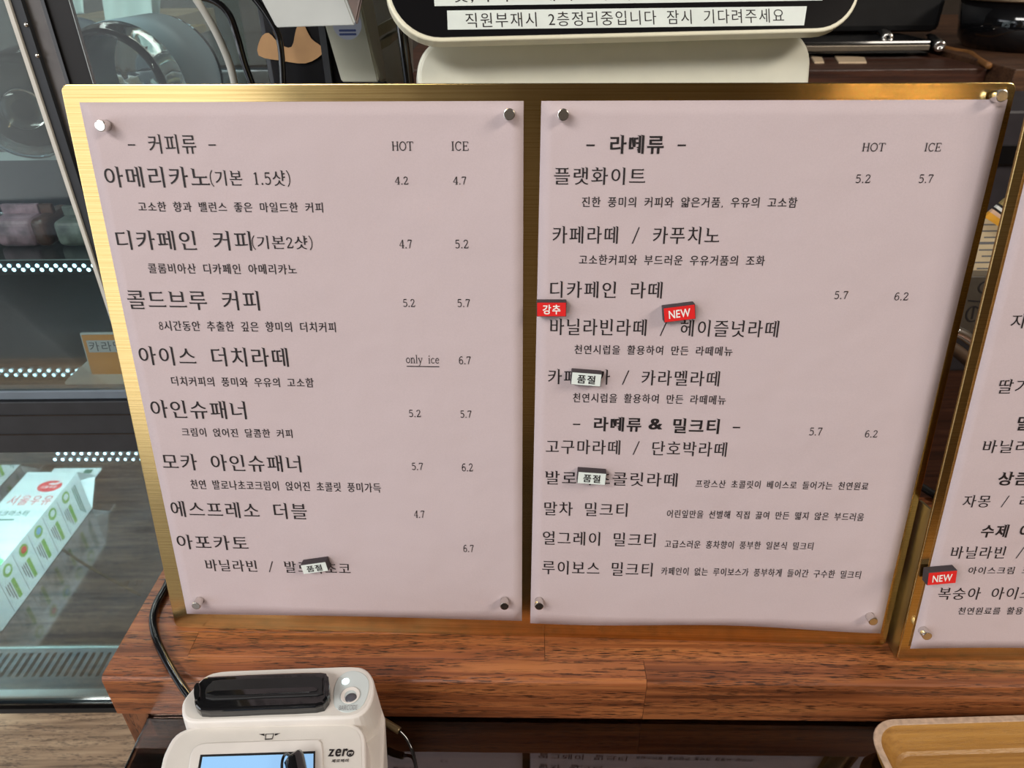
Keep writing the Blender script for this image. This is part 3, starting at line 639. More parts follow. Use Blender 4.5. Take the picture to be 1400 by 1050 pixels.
# ============================================================ KIOSK TABLET BEHIND THE BOARD
X8 = Vector((math.cos(R_(8)), math.sin(R_(8)), 0)); H8 = Vector((0, 0, 1)).cross(X8)
MK = frame(ony(533, 60, .40), X8, H8 * math.sin(R_(28)) + Vector((0, 0, math.cos(R_(28)))))
kio = thing('kiosk_tablet', 'black screened tablet with ivory rim and two white notice strips behind the board', 'tablet', tuple(MK.translation))
kw = loc2(1178, 46, MK)[0]
prism('tablet_shell', rrect(0, 0, kw, .19, .026, 10), -.006, .001, M_creamrim, kio, mw=MK, bevel=.001)
prism('screen', rrect(.0021, .0021, kw - .0021, .1879, .0242, 10), .0002, .0014, M_gloss, kio, mw=MK)
def strip(px, text, ux0, ux1, vt0, vb0):
    P = [loc2(u, v, MK) for u, v in px]; n = 4
    V = [(p[0], p[1], .0015) for p in P] + [(p[0], p[1], .0017) for p in P]
    s_ = mesh_obj2('notice_strip', V, [(3, 2, 1, 0), (4, 5, 6, 7), (0, 1, 5, 4), (1, 2, 6, 5), (2, 3, 7, 6), (3, 0, 4, 7)], M_lblwhite, kio, MK)
    x0, yb = loc2(ux0, vb0, MK); x1 = loc2(ux1[0], ux1[1], MK)[0]; yt = loc2(ux0, vt0, MK)[1]
    yr = loc2(ux1[0], ux1[1], MK)[1]; rot = math.atan2(yr - yb, x1 - x0)
    text_obj('notice_text', text, x0, x1, yb, yt, M_ink, s_, MK, lambda a, b: .0018, 'thin', False, rot=rot)
strip([(612, 42.5), (1097, 36.5), (1101, 10.5), (611, 16.5)], '직원부재시 2층정리중입니다 잠시 기다려주세요', 637, (1070, 32.5), 20, 40)
strip([(594, 10.5), (1122, 2.5), (1126, -26), (592, -18)], '핫,아이스 테이크아웃, 공종류수 신합니다', 620, (1072, -.5), -15, 6.5)
MKb = frame(ony(570, 100, .425), X8, H8 * math.sin(R_(14)) + Vector((0, 0, math.cos(R_(14)))))
bw = loc2(1108, 100, MKb)[0]; bt = loc2(700, 48, MKb)[1]
bd = kio
stb = prism('kiosk_body', rrect(0, -.26, bw, bt, .020, 10), -.035, 0, M_cream, bd, mw=MKb, bevel=.0025)
prism('lit_edge_band', rrect(.0005, -.258, bw + .004, bt + .002, .021, 10), -.045, -.035, M_tan, stb, mw=MKb, bevel=.001)  # tan rim put in for the warm light along the body's edge

# ============================================================ CARD TERMINAL
tm = thing('card_terminal', 'white card payment terminal with black chip reader and lit screen', 'card terminal', (-.12, .2, -.0362))
def zpoly(px, z, n=3): return [tuple(p) for p in smoothpoly([Vector(onz(u, v, z).xy) for u, v in px], True, n)] if n else [tuple(onz(u, v, z).xy) for u, v in px]
ZR, ZF = .035, .030
rear = [(300, 917.5), (350, 915), (430, 912), (482, 910.5), (499, 914), (509, 925), (512, 940), (509, 958), (500, 972), (483, 981), (440, 982.5), (370, 984.5), (290, 987), (264, 987.5), (252, 983), (248, 972), (250, 958), (262, 942), (279, 925)]
rp = zpoly(rear, ZR)
prism('reader_housing', rp, .012, ZR, M_white, tm, bevel=.0016, scale0=1.03)
prism('terminal_body', [(a * 1.0 + .0005, b) for a, b in [tuple(onz(u, v, ZR).xy) for u, v in ((262, 940), (300, 919), (480, 912), (512, 925), (519, 945), (517, 1000), (512, 1090), (500, 1250), (190, 1250), (215, 1070), (240, 1000), (250, 965))]], -.0362, .013, M_white, tm, scale0=.94, bevel=.002)
inner = [( (u - 381) * .965 + 381, (v - 949) * .92 + 948) for u, v in rear]
prism('face_line', zpoly(inner, ZR + .0001), ZR - .002, ZR + .0002, mat('terminal_face', (.70, .665, .62), .5, noise=.02, bump=.15, bscale=3000), tm)
# black chip reader tray
def hol(pts, z0, z1, m, name, p, bev=.001): return prism(name, zpoly(pts, z1, 2), z0, z1, m, p, bevel=bev)
rd = hol([(278, 926), (300, 923), (380, 919.5), (438, 918), (447, 922), (450, 934), (450, 948), (444, 959), (431, 965), (360, 968), (285, 971), (270, 968), (265, 958), (268, 940)], ZR - .001, ZR + .006, M_gloss, 'chip_reader', tm, .0015)
hol([(289, 933), (300, 929), (380, 926), (436, 924.5), (441, 930), (441, 944), (434, 950), (360, 953), (290, 956), (281, 950), (282, 940)], ZR + .0055, ZR + .0068, M_black, 'reader_recess', rd, .0004)
hol([(292, 944), (400, 940), (430, 939), (432, 945), (400, 947), (294, 951)], ZR + .0066, ZR + .0072, M_gloss, 'card_slot', rd, .0002)
hol([(443, 927), (449, 925), (450, 948), (444, 951)], ZR + .006, ZR + .0085, M_gloss, 'reader_clip', rd, .0003)
hol([(265, 938), (272, 933), (273, 952), (266, 956)], ZR + .004, ZR + .0075, M_gloss, 'reader_clip', rd, .0003)
# scanner window
sw = hol([(475, 918), (486, 917), (497, 921), (504, 930), (504, 944), (500, 957), (493, 967), (480, 973), (468, 973), (458, 966), (456, 954), (457, 940), (463, 926)], ZR - .0005, ZR + .0006, mat('scanner_window', (.60, .66, .66), .3, noise=.02), 'scanner_window', tm, .0003)
p_ = onz(479, 951, ZR + .0007)
lathe('scanner_cone', [(.0050, 0), (.0046, .0003), (.0044, .0002), (.0030, -.0002)], M_white, sw, Matrix.Translation(p_ + Vector((0, 0, .0004))))
lathe('scanner_lens', [(0, .0004), (.0029, .0004), (.0029, 0), (0, 0)], mat('scanner_lens_grey', (.10, .10, .12), .2, noise=0), sw, Matrix.Translation(onz(480, 955, ZR + .0008)))
p_ = onz(472.5, 931.5, ZR + .0007); lathe('indicator_light', [(0, .0006), (.0012, .0005), (.0019, 0), (0, 0)], M_ledw, sw, Matrix.Translation(p_))
def ztext(name, text, u0, u1, vt, vb, z, m, par, rot=2.0, style='sans'):
    a = onz(u0, vb, z); b2 = onz(u1, vb, z); c = onz(u0, vt, z); Mx = frame(a, Vector((math.cos(R_(rot)), math.sin(R_(rot)), 0)), Vector((-math.sin(R_(rot)), math.cos(R_(rot)), 0)))
    return text_obj(name, text, 0, (b2 - a).length, 0, (c - a).length, m, par, Mx, lambda x, y: .0002, style, False)
M_grey = mat('grey_print', (.12, .12, .13), .5, noise=0)
ztext('scanner_text', 'BARCODE', 463, 488, 965, 971.5, ZR + .0009, mat('light_grey_print', (.30, .30, .31), .5, noise=0), sw, 2, 'thin')
# front module, screen
front = [(240, 1004), (262, 994), (303, 991), (400, 989.5), (470, 988.5), (487, 991), (496, 999), (500, 1012), (501, 1050), (504, 1140), (505, 1230), (480, 1260), (230, 1262), (198, 1240), (205, 1140), (219, 1050), (227, 1024)]
fm = prism('front_housing', zpoly(front, ZF), .008, ZF, M_white, tm, bevel=.0016, scale0=1.02)
fin = [((u - 362) * .955 + 362, (v - 1120) * .975 + 1121) for u, v in front]
prism('face_line', zpoly(fin, ZF), ZF - .002, ZF + .0002, MATS['terminal_face'], fm)
prism('screen_bezel', zpoly([(272, 1019), (300, 1016), (425, 1012), (437, 1013), (441, 1022), (442, 1050), (444, 1170), (436, 1180), (250, 1182), (240, 1172), (258, 1050), (262, 1030)], ZF + .0002, 2), ZF - .001, ZF + .0012, M_white, fm, bevel=.0008)
prism('screen_glass', zpoly([(274, 1032), (431, 1027), (430, 1165), (250, 1168)], ZF + .0013, 0), ZF, ZF + .0014, M_black, fm)
prism('lit_display', zpoly([(277, 1035), (428.5, 1030.5), (427, 1160), (255, 1162)], ZF + .0015, 0), ZF, ZF + .0016, M_screen, fm)
ztext('brand_text', 'zer', 448, 474, 1024.5, 1035, ZF + .0004, M_ink, fm, 1, 'bold')
lathe('brand_disc', [(0, .0001), (.0018, .0001), (.0018, 0), (0, 0)], M_ink, fm, Matrix.Translation(onz(479, 1030, ZF + .0004)))
ztext('brand_disc_text', 'pay', 476, 482.5, 1028.5, 1032, ZF + .0006, M_white, fm, 1, 'bold')
ztext('brand_text_korean', '제로페이', 453, 476, 1038.5, 1043, ZF + .0004, M_ink, fm, 1, 'bold')
def zdecal(name, px, z, m, par):
    P = [onz(u, v, z) for u, v in px]; return mesh_obj2(name, [tuple(p) for p in P], [tuple(range(len(P)))], m, par, Matrix.Identity(4))
for nm, px in (('arrow_print', [(353.5, 1003.8), (361.5, 1003), (361.5, 1006.2)]), ('arrow_print', [(376, 1006), (375.6, 1003), (383.5, 1002.3)])): zdecal(nm, px, ZF + .0005, M_ink, fm)
for px in ([(363, 1003.4), (374.6, 1002.7), (374.5, 1003.6), (363, 1004.3)], [(362, 1010), (372.5, 1009.3), (372.3, 1010.8), (362, 1011.6)], [(363, 1003.4), (364, 1003.4), (363, 1011), (362, 1011)], [(373.7, 1003), (374.6, 1003), (372.8, 1010), (371.8, 1010)]): zdecal('card_icon_line', px, ZF + .0005, M_ink, fm)
# stylus lying on the screen with its cord
def px_path(pts): return [onz(u, v, z) for u, v, z in pts]
sty = thing('stylus', 'black stylus tip resting on the lit terminal screen', 'stylus', tuple(onz(405, 1050, .034)))
tube('stylus_barrel', px_path([(400, 1034, .0375), (404, 1044, .037), (412, 1100, .036), (425, 1200, .036)]), lambda t: .0036 + .0012 * min(1, t * 5), M_gloss, sty)
tube('stylus_cord', px_path([(399, 1036, .041), (391, 1031, .0385), (386, 1040, .0375), (386, 1060, .0375), (392, 1110, .0375)]), .0007, M_gloss, sty)

def cable(name, label, pts, r, m, cat='cable', group=None):
    o = tube(name, pts, r, m); tag(o, label, cat, group); return o
cable('power_cable', 'thick black cable curving over the bar from behind the board to the terminal', [onz(240, 770, .0024), onz(228, 800, .0024), onz(214, 826, .0024), onz(209, 848, .0024), onz(214, 874, .0024), onz(227, 902, .0024), onz(240, 924, .0030), onz(251, 941, .004), onz(262, 956, .006)], .0025, M_gloss)
sc_ = thing('thin_cord', 'thin black cord with metal plug sleeve right of the terminal', 'cord', tuple(onz(535, 993, -.022)))
tube('plug_sleeve', px_path([(523, 985, -.022), (531, 990, -.022), (546, 999, -.024)]), .0021, mat('dull_brass_sleeve', (.20, .15, .08), .35, metal=.6, noise=0), sc_)
tube('wire', px_path([(546, 999, -.024), (556, 1010, -.028), (564, 1028, -.033), (569, 1050, -.0352), (571, 1080, -.0352), (560, 1160, -.0352)]), .0010, M_gloss, sc_)

# ============================================================ TRAY
def tray():
    zt, zb = -.0195, -.0362
    a = onz(1179, 984, zt); b2 = onz(1400, 977, zt); X = (b2 - a).normalized(); M = frame(Vector((a.x, a.y, 0)), X, Vector((0, 0, 1)).cross(X))
    w, h = .36, .25
    def lp(ins, r, z): return [(p[0], p[1], z) for p in rrect(ins, -h + ins, w - ins, -ins, r, 8)]
    LP = [lp(.016, .012, zb), lp(.004, .016, zb + .006), lp(0, .018, zt - .0005), lp(.0003, .018, zt), lp(.0036, .0155, zt), lp(.0039, .0153, zt - .0005), lp(.0125, .012, zb + .0042), lp(.0145, .011, zb + .003)]
    n = len(LP[0]); t = thing('serving_tray', 'pale wooden serving tray with rounded corners on the lower counter', 'tray', (a.x + .15, a.y - .1, zb))
    def shell(name, sub, m, capb=False, capt=False):
        bm = bmesh.new(); bv = [[bm.verts.new(v) for v in l] for l in sub]
        for A, B in zip(bv, bv[1:]):
            for i in range(n): bm.faces.new((A[i], A[(i + 1) % n], B[(i + 1) % n], B[i]))
        if capb: bm.faces.new(bv[0])
        if capt: bm.faces.new(bv[-1])
        return bm_obj(name, bm, m, t, mw=M)
    shell('tray_underside', LP[:3], M_traywood, capb=True)
    shell('tray_rim', LP[2:6], mat('ply_edge', (.50, .36, .26), .55, noise=.12, nscale=300), False)
    shell('tray_floor', LP[5:], M_traywood, capt=True)
tray()

# ============================================================ DISPLAY FRIDGE
FY = .505
fx = lambda u, v=0, y=FY: ony(u, v, y).x
FXL = -1.15; FZB = -.362
fr = thing('display_fridge', 'tall black framed glass display fridge at the left', 'fridge', (-.7, .75, FZB))
XR = fx(16)
FXR = ony(338, 70, FY).x
ZSH = ony(75, 208, .60).z
M_post2 = mat('grey_brown_metal', (.13, .12, .115), .35, metal=.3, noise=.08)
post = box('door_post', (fx(17), FY - .002, FZB), (fx(31), FY + .004, .62), M_char, fr)
box('door_gasket', (fx(10.5), FY - .004, FZB), (fx(16.5), FY + .004, .62), mat('pale_gasket', (.62, .60, .54), .6, noise=.03), fr)
box('side_frame', (fx(31), FY + .002, FZB), (fx(56), FY + .005, .62), M_post2, fr)
box('side_trim', (fx(56), FY - .001, FZB), (fx(61), FY + .005, .62), M_gloss, fr)
box('corner_post', (fx(61), FY + .001, FZB), (fx(93), FY + .005, .62), mat('dark_smoked_panel', (.010, .009, .009), .5, noise=.05), fr)
box('post_edge', (fx(93), FY + .0005, FZB), (fx(94), FY + .004, .62), M_steel, fr)
for u, v in ((40, 33), (55, 75)):
    p = ony(u, v, FY); lathe('screw_head', [(0, .0015), (.0012, .001), (.0016, 0), (0, 0)], M_steel, post, Matrix.Translation((p.x, FY - .003, p.z)) @ Matrix.Rotation(R_(90), 4, 'X'), n=12)
zz = lambda v, y=FY: ony(75, v, y).z
rail = box('cross_rail', (FXL, FY - .004, zz(615)), (fx(24), FY + .009, zz(546)), M_char, fr, bevel=.0008)
box('rail_ledge', (FXL, FY - .002, zz(544.5)), (fx(24), FY + .009, zz(533)), mat('blue_grey_ledge', (.16, .20, .24), .3, noise=.05), fr, bevel=.001)
for v in (563, 589): box('rail_groove', (FXL, FY - .0046, zz(v + 1.5)), (fx(24), FY - .0041, zz(v)), M_gloss, rail)
box('glass_door', (FXL, FY - .0005, zz(533)), (XR - .001, FY + .0005, .60), M_pane, fr)
box('lower_glass', (FXL, FY - .0005, FZB + .012), (XR - .001, FY + .0005, zz(614)), M_pane, fr)
box('bottom_rail', (FXL, FY - .003, FZB), (fx(16), FY + .012, FZB + .009), M_gloss, fr)
box('bottom_bright_trim', (FXL, FY + .004, FZB + .0092), (fx(16), FY + .013, FZB + .0125), mat('frosted_trim', (.75, .85, .85), .3, noise=.05), fr)
FB = 1.06
box('back_glass', (FXL, FB + .005, ZSH + .002), (FXR, FB + .007, .62), M_pane, fr)
box('back_panel', (FXL, FB, FZB), (FXR, FB + .02, ZSH), mat('fridge_liner', (.05, .052, .056), .3, metal=.4, noise=.1), fr)
box('side_liner', (FXR - .004, FY + .04, FZB), (FXR + .004, FB, zz(545)), mat('grey_liner', (.10, .11, .12), .3, noise=.1), fr)
box('mid_floor', (FXL, FY + .010, zz(612)), (FXR, FB, zz(604)), M_char, fr)
box('glass_door', (fx(94), FY - .0005, zz(533)), (FXR, FY + .0005, .60), M_pane, fr)
box('lower_front', (fx(94), FY, FZB), (FXR, FY + .02, zz(533)), M_char, fr)
box('left_liner', (FXL - .02, FY, FZB), (FXL, FB, .62), M_char, fr)
FLZ = -.350
box('fridge_floor', (FXL, onz(75, 884, FLZ).y, FLZ - .010), (FXR - .005, FB, FLZ), M_fridgefloor, fr)
y1 = onz(75, 886, FLZ).y; y0d = FY + .014
box('floor_edge_trim', (FXL, y1 - .0005, FLZ - .002), (XR, y1 + .0018, FLZ + .0006), mat('pale_edge_trim', (.55, .75, .72), .3, noise=.03), fr)
deck = box('vent_deck', (FXL, y0d, FLZ - .0118), (XR, y1 - .001, FLZ - .0108), M_black, fr)
ya, yb_ = onz(20, 893, FLZ).y, onz(12, 926, FLZ).y
box('deck_strip', (FXL, ya, FLZ - .0055), (XR, y1 - .001, FLZ), M_deck, fr); box('deck_strip', (FXL, y0d, FLZ - .0055), (XR, yb_, FLZ), M_deck, fr)
pitch = (onz(111, 905, FLZ).x - onz(4, 905, FLZ).x) / 10
first = None
for k in range(60):
    xc = onz(9.5, 905, FLZ).x + pitch * (k - 40)
    if xc > XR: break
    if xc < FXL + .01: continue
    # bar between two rounded slots
    w = pitch * .52 / 2; V = []; r = (pitch - 2 * w) / 2; n = 5
    L_ = [(w + r - r * math.cos(R_(90 * i / n)) - r, 0) for i in range(1)]
    right = [(w + (r - r * math.sin(R_(90 * i / n))) * 1.0 if False else w + r * (1 - math.sin(R_(90 * i / n))), yb_ - .0003 + r * (1 - math.cos(R_(90 * i / n)))) for i in range(n + 1)]
    right += [(x, ya + .0003 - (y - yb_ + .0003)) for x, y in right[::-1]]
    out = right + [(-x, y) for x, y in right[::-1]]
    me_pts = [(x, y) for x, y in out]
    if first is None:
        o = prism('vent_bar', me_pts, FLZ - .0100, FLZ, M_deck, None, mw=Matrix.Translation((xc, 0, 0))); first = o
    else:
        o = first.copy(); COL.objects.link(o); o.parent = None; o.matrix_parent_inverse = Matrix.Identity(4); o.matrix_world = Matrix.Translation((xc, 0, 0))
    setparent(o, fr)
# glass shelves and LED strips
M_shelf = M_pane
def zat(v, y): return ony(75, v, y).z
for nm, vf, y0, y1_ in (('glass_shelf', 208, .60, 1.04), ('glass_shelf', 355, .60, .735), ('glass_shelf', 500, .60, .86)):
    z = zat(vf, y0); s_ = box(nm, (FXL, y0, z - .005), (FXR - .006, y1_, z), M_glass, fr, bevel=.0006)
    box('shelf_front_edge', (FXL, y0 - .0015, z - .006), (FXR - .006, y0 - .0002, z + .0005), mat('green_glass_edge', (.35, .45, .45), .2, noise=.05), s_)
def leds(va, vb, y, u0, pitch_px, n0, n1, slope=4.5):
    z0 = zat(va, y); strip_ = box('led_strip', (FXL, y, zat(vb + 7, y)), (XR - .004, y + .004, zat(va - 6, y)), M_black, fr)
    bm = bmesh.new()
    for k in range(n0, n1):
        for dv, du in ((0, 0), (vb - va, -slope)):  # second row is the chips' reflection, built as more glowing dots
            p = ony(u0 + pitch_px * k + du, va + dv, y)
            q = bmesh.ops.create_uvsphere(bm, u_segments=8, v_segments=5, radius=.0018)
            for vtx in q['verts']: vtx.co = Vector((vtx.co.x, vtx.co.y * .4, vtx.co.z)) + Vector((p.x, y - .0006, p.z))
    o = bm_obj('led_chips_and_reflection', bm, M_led, strip_); o['kind'] = 'stuff'
leds(363, 368.5, .5965, 13, 12.75, -60, 10, 6.2)
leds(506.5, 512.5, .5965, 15, 12.95, -50, 9, 6)
leds(620, 628, .66, 90, 10.7, -1, 14, 4)
def strip_lamp(y, z, p, tgt, w=.6):
    d = bpy.data.lights.new('led_strip_light', 'AREA'); d.shape = 'RECTANGLE'; d.size = w; d.size_y = .012; d.energy = p; d.color = (.66, .92, 1.0); d.spread = R_(130)
    o = bpy.data.objects.new('led_strip_light', d); COL.objects.link(o); o.location = (-.50, y, z); o.rotation_euler = (Vector(tgt) - Vector((-.50, y, z))).to_track_quat('-Z', 'Y').to_euler()
strip_lamp(.575, zz(612) - .014, 5.0, (-.66, .86, -.27)); strip_lamp(.60, zat(355, .6) - .008, .5, (-.66, .70, 0)); strip_lamp(.62, .45, .9, (-.66, .8, .2))
# long seam and a date's reflection drawn in flipped ink on the polished floor
tube('floor_seam', [onz(86, 751, FLZ + .0004), onz(125, 777, FLZ + .0004), onz(192, 814, FLZ + .0004)], .0018, mat('rust_seam', (.03, .018, .008), .6, noise=.1), fr, n=6)
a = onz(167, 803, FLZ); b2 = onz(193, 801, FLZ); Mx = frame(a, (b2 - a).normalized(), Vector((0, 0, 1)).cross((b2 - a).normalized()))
text_obj('date_reflection', '10. 26', 0, (b2 - a).length, 0, .010, M_ink, fr, Mx, lambda x, y: .0004, 'bold', False, flipy=True)

# milk cartons lying on the fridge floor
def carton(x1, yend, label, w=.072, ln=.20, wave=True):
    x0 = x1 - w; z0 = FLZ + .0005; z1 = z0 + .070; y0 = yend - ln
    t = thing('milk_carton', label, 'milk carton', ((x0 + x1) / 2, y0, z0), 'milk cartons lying on the fridge floor')
    box('carton_body', (x0, y0, z0), (x1, yend, z1), M_carton, t, bevel=.0008)
    zm = (z0 + z1) / 2; yr = yend + .034; yf = yend + .052
    bm = bmesh.new(); f_ = .0012
    v = [bm.verts.new(p) for p in ((x0, yend, z0), (x1, yend, z0), (x1, yend, z1), (x0, yend, z1), (x0 + .002, yr, zm - f_), (x1 - .002, yr, zm - f_), (x1 - .002, yr, zm + f_), (x0 + .002, yr, zm + f_), (x1 - .020, yend + .022, zm), (x0 + .020, yend + .022, zm))]
    for g in ((0, 1, 5, 4), (3, 2, 6, 7), (1, 2, 8), (1, 8, 5), (2, 6, 8), (0, 9, 3), (0, 4, 9), (3, 9, 7), (4, 5, 6, 7), (0, 3, 2, 1)): bm.faces.new([v[i] for i in g])
    bm_obj('carton_gable', bm, M_carton, t)
    fin_ = box('carton_fin', (x0, yr - .001, zm - .0015), (x1, yf, zm + .0015), M_carton, t, bevel=.0003)
    box('fin_print', (x1 - .022, yr + .005, zm + .0016), (x1 - .010, yf - .004, zm + .0018), M_darkgreen, fin_)
    MTp = frame((x0, y0, z1), (1, 0, 0), (0, 1, 0)); fl = lambda h: (lambda x, y: h)
    # logo disc, words
    ly = ln - .032; lx = .050
    d_ = prism('logo_disc', ell(lx, ly, .0165, .0125, 0, 345, 23), 0, .0002, M_cred, t, mw=MTp)
    prism('logo_swoosh', [tuple(p) for p in smoothpoly([(lx - .004, ly + .005), (lx + .003, ly + .0025), (lx + .009, ly + .004), (lx + .013, ly + .008), (lx + .010, ly + .0095), (lx + .005, ly + .0065), (lx, ly + .0065)], True, 3)], .0002, .0004, M_carton, d_, mw=MTp)
    text_obj('logo_text', '서울우유', lx - .011, lx + .011, ly - .0055, ly + .0005, M_carton, d_, MTp, fl(.0006), 'bold', False)
    text_obj('carton_word', '서울우유', .0100, .0690, ln - .072, ln - .052, M_cred, t, MTp, fl(.0003), 'sans', False)
    text_obj('carton_word', '밀크마스터', .008, .052, ln - .094, ln - .083, M_darkgreen, t, MTp, fl(.0003), 'bold', False)
    prism('fine_print', rrect(.012, ln - .102, .040, ln - .0995, .0008, 2), 0, .0002, M_darkgreen, t, mw=MTp)
    prism('green_wave', [(0.0005, 0.002), (w - .0005, .002), (w - .0005, .050)] + [(w - .001 - (w - .002) * s / 8, .050 + .05 * (s / 8) ** 1.6 + .004 * math.sin(s)) for s in range(1, 9)], 0, .00025, M_green, t, mw=MTp)
    MSd = frame((x1, y0, z1), (0, 0, -1), (0, 1, 0))
    for k in range(5):
        cy = ln - .040 - k * .0345
        ic = prism('round_icon', ell(.014, cy, .0085, .0085, 0, 340, 17), 0, .0002, M_lime, t, mw=MSd)
        prism('icon_center', ell(.0135, cy + .0005, .0048, .0052, 0, 330, 11), .0002, .0004, (M_carton, M_carton, mat('icon_blue', (.2, .45, .75), .4), M_cred, M_carton)[k], ic, mw=MSd)
        prism('leaf_bar', rrect(.029, cy - .003, .060, cy + .0035, .0006, 2), 0, .0002, M_lime, t, mw=MSd)
        for q in range(3): prism('text_line', rrect(.029, cy - .0068 - q * .0036, .058 - q * .006, cy - .0052 - q * .0036, .0003, 1), 0, .0002, M_grey, t, mw=MSd)
        prism('rule_line', rrect(.004, cy - .0188, .066, cy - .0182, .0001, 1), 0, .0002, M_grey, t, mw=MSd)
    for q in range(3): prism('text_line', rrect(.012, ln - .016 - q * .0036, .064 - q * .005, ln - .0142 - q * .0036, .0003, 1), 0, .0002, M_darkgreen, t, mw=MSd)
    return t
pc = onz(126, 696, FLZ)
carton(pc.x, pc.y, 'nearest milk carton with red logo lying on the polished fridge floor', ln=.225)
pc2 = onz(28, 636, FLZ)
carton(pc2.x, pc2.y, 'second milk carton farther back, cut by the left edge of the photo', ln=.225)

# price card on its white plate
py = .56; a = ony(119, 457, py); b2 = ony(125, 510, py); cz = b2.z
plt = thing('cake_plate', 'white plate with angled corner on the lowest upper shelf of the fridge', 'plate', (a.x + .04, .58, cz - .02))
pz = ony(92, 528, .535).z
P = [onz(u, v, pz + .006) for u, v in ((90, 526), (88, 522), (91, 518), (121, 491), (152, 455), (210, 440), (250, 526))]
prism('plate_slab', [tuple(p.xy) for p in P], pz, pz + .006, M_plate, plt, bevel=.001)
cd = thing('price_card', 'orange price card with grey Korean name strip standing on the white plate', 'price card', (a.x + .03, py, pz + .006))
MCd = frame(ony(126, 512, .545), Vector((1, .0, 0)), Vector((0, .12, 1)))
cw = .060; chh = loc2(119, 457, MCd)[1]
prism('card_back', rrect(-.0012, -.0035, cw, chh + .0012, .001, 3), -.0022, -.0004, mat('clear_card_holder', (.55, .62, .62), .2, noise=.02), cd, mw=MCd)
prism('card_face', rrect(0, 0, cw - .001, chh - .0006, .0006, 3), -.0004, .0003, M_orange, cd, mw=MCd)
s_ = prism('name_strip', rrect(.003, chh - .0165, cw - .003, chh - .0055, .0004, 2), .0003, .0005, mat('pale_grey_strip', (.55, .56, .56), .5, noise=.02), cd, mw=MCd)
text_obj('card_text', '카라멜', .0045, .0335, chh - .0155, chh - .0065, M_grey, s_, MCd, lambda x, y: .0007, 'sans', False)

# bottles and packets on the shelves
M_labelblue = mat('pale_blue_label', (.50, .70, .80), .5, noise=.03, nscale=20)
def jar(label, c0, c1, r, lab, knob=True, inner=None):
    c0 = Vector(c0); c1 = Vector(c1); d = (c1 - c0); L_ = d.length; M = frame(c0, Vector((0, 0, 1)).cross(d).normalized(), d.normalized().cross(Vector((0, 0, 1)).cross(d).normalized()) )
    if (M.col[2].to_3d()).dot(d) < 0: M = frame(c0, -(Vector((0, 0, 1)).cross(d).normalized()), M.col[1].to_3d())
    t = thing('glass_jar', label, 'jar', tuple(c0), 'glass jars lying on the top fridge shelf')
    lathe('jar_glass', [(0, .006), (r * .35, .004), (r * .6, 0), (r * .92, 0), (r, .006), (r, L_ * .86), (r * .94, L_ * .92), (r * .9, L_), (r * .86, L_), (r * .88, L_ * .9), (r * .94, L_ * .84), (r * .94, .010), (r * .85, .006), (r * .4, .009), (0, .010)], M_glass, t, M, 40)
    if lab: lathe('jar_label', [(r * 1.012, L_ * .12), (r * 1.02, L_ * .12), (r * 1.02, L_ * .74), (r * 1.012, L_ * .74)], M_labelblue, t, M, 40)
    if knob: lathe('jar_base_ring', [(r * .20, -.002), (r * .36, -.003), (r * .40, 0), (r * .36, .003), (r * .2, .002)], M_glass, t, M, 28)
    if inner: lathe('jar_contents', [(0, .014), (r * .8, .014), (r * .86, .03), (r * .86, L_ * .8), (0, L_ * .8)], inner, t, M, 24)
    return t
jar('clear glass jar with pale blue label lying right of the dark fridge post', onz(238, 98, ZSH + .047), onz(152, 126, ZSH + .047), .0465, True)
_c = onz(32, 150, ZSH + .038)
jar('large glass jar behind the left fridge door, seen end on', _c, _c + Vector((-.05, .13, 0)), .0375, False, True, mat('dark_jar_contents', (.06, .05, .045), .6, noise=.3, nscale=60))  # inner body is dark and mottled
def packet(label, c, sx, sy, sz, col):
    t = thing('snack_packet', label, 'packet', c, 'snack packets on the middle fridge shelf'); m = mat('packet_' + str(col[0]), col, .3, noise=.35, nscale=70)
    box('packet_body', (c[0] - sx / 2, c[1], c[2]), (c[0] + sx / 2, c[1] + sy, c[2] + sz), m, t, bevel=.006, seg=4)
    box('packet_seal', (c[0] - sx / 2 + .002, c[1] + sy * .4, c[2] + sz - .001), (c[0] + sx / 2 - .002, c[1] + sy * .5, c[2] + sz + .008), m, t, bevel=.001)
zs = zat(355, .6)
packet('pinkish wrapped snack packet on the middle fridge shelf', (ony(22, 330, .63).x, .63, zs), .038, .05, .026, (.34, .22, .26))
packet('dark brown wrapped snack packet on the middle fridge shelf', (ony(58, 330, .63).x, .63, zs), .016, .05, .026, (.10, .045, .03))
packet('grey green wrapped snack box on the middle fridge shelf', (ony(104, 330, .63).x, .63, zs), .036, .05, .024, (.16, .19, .17))

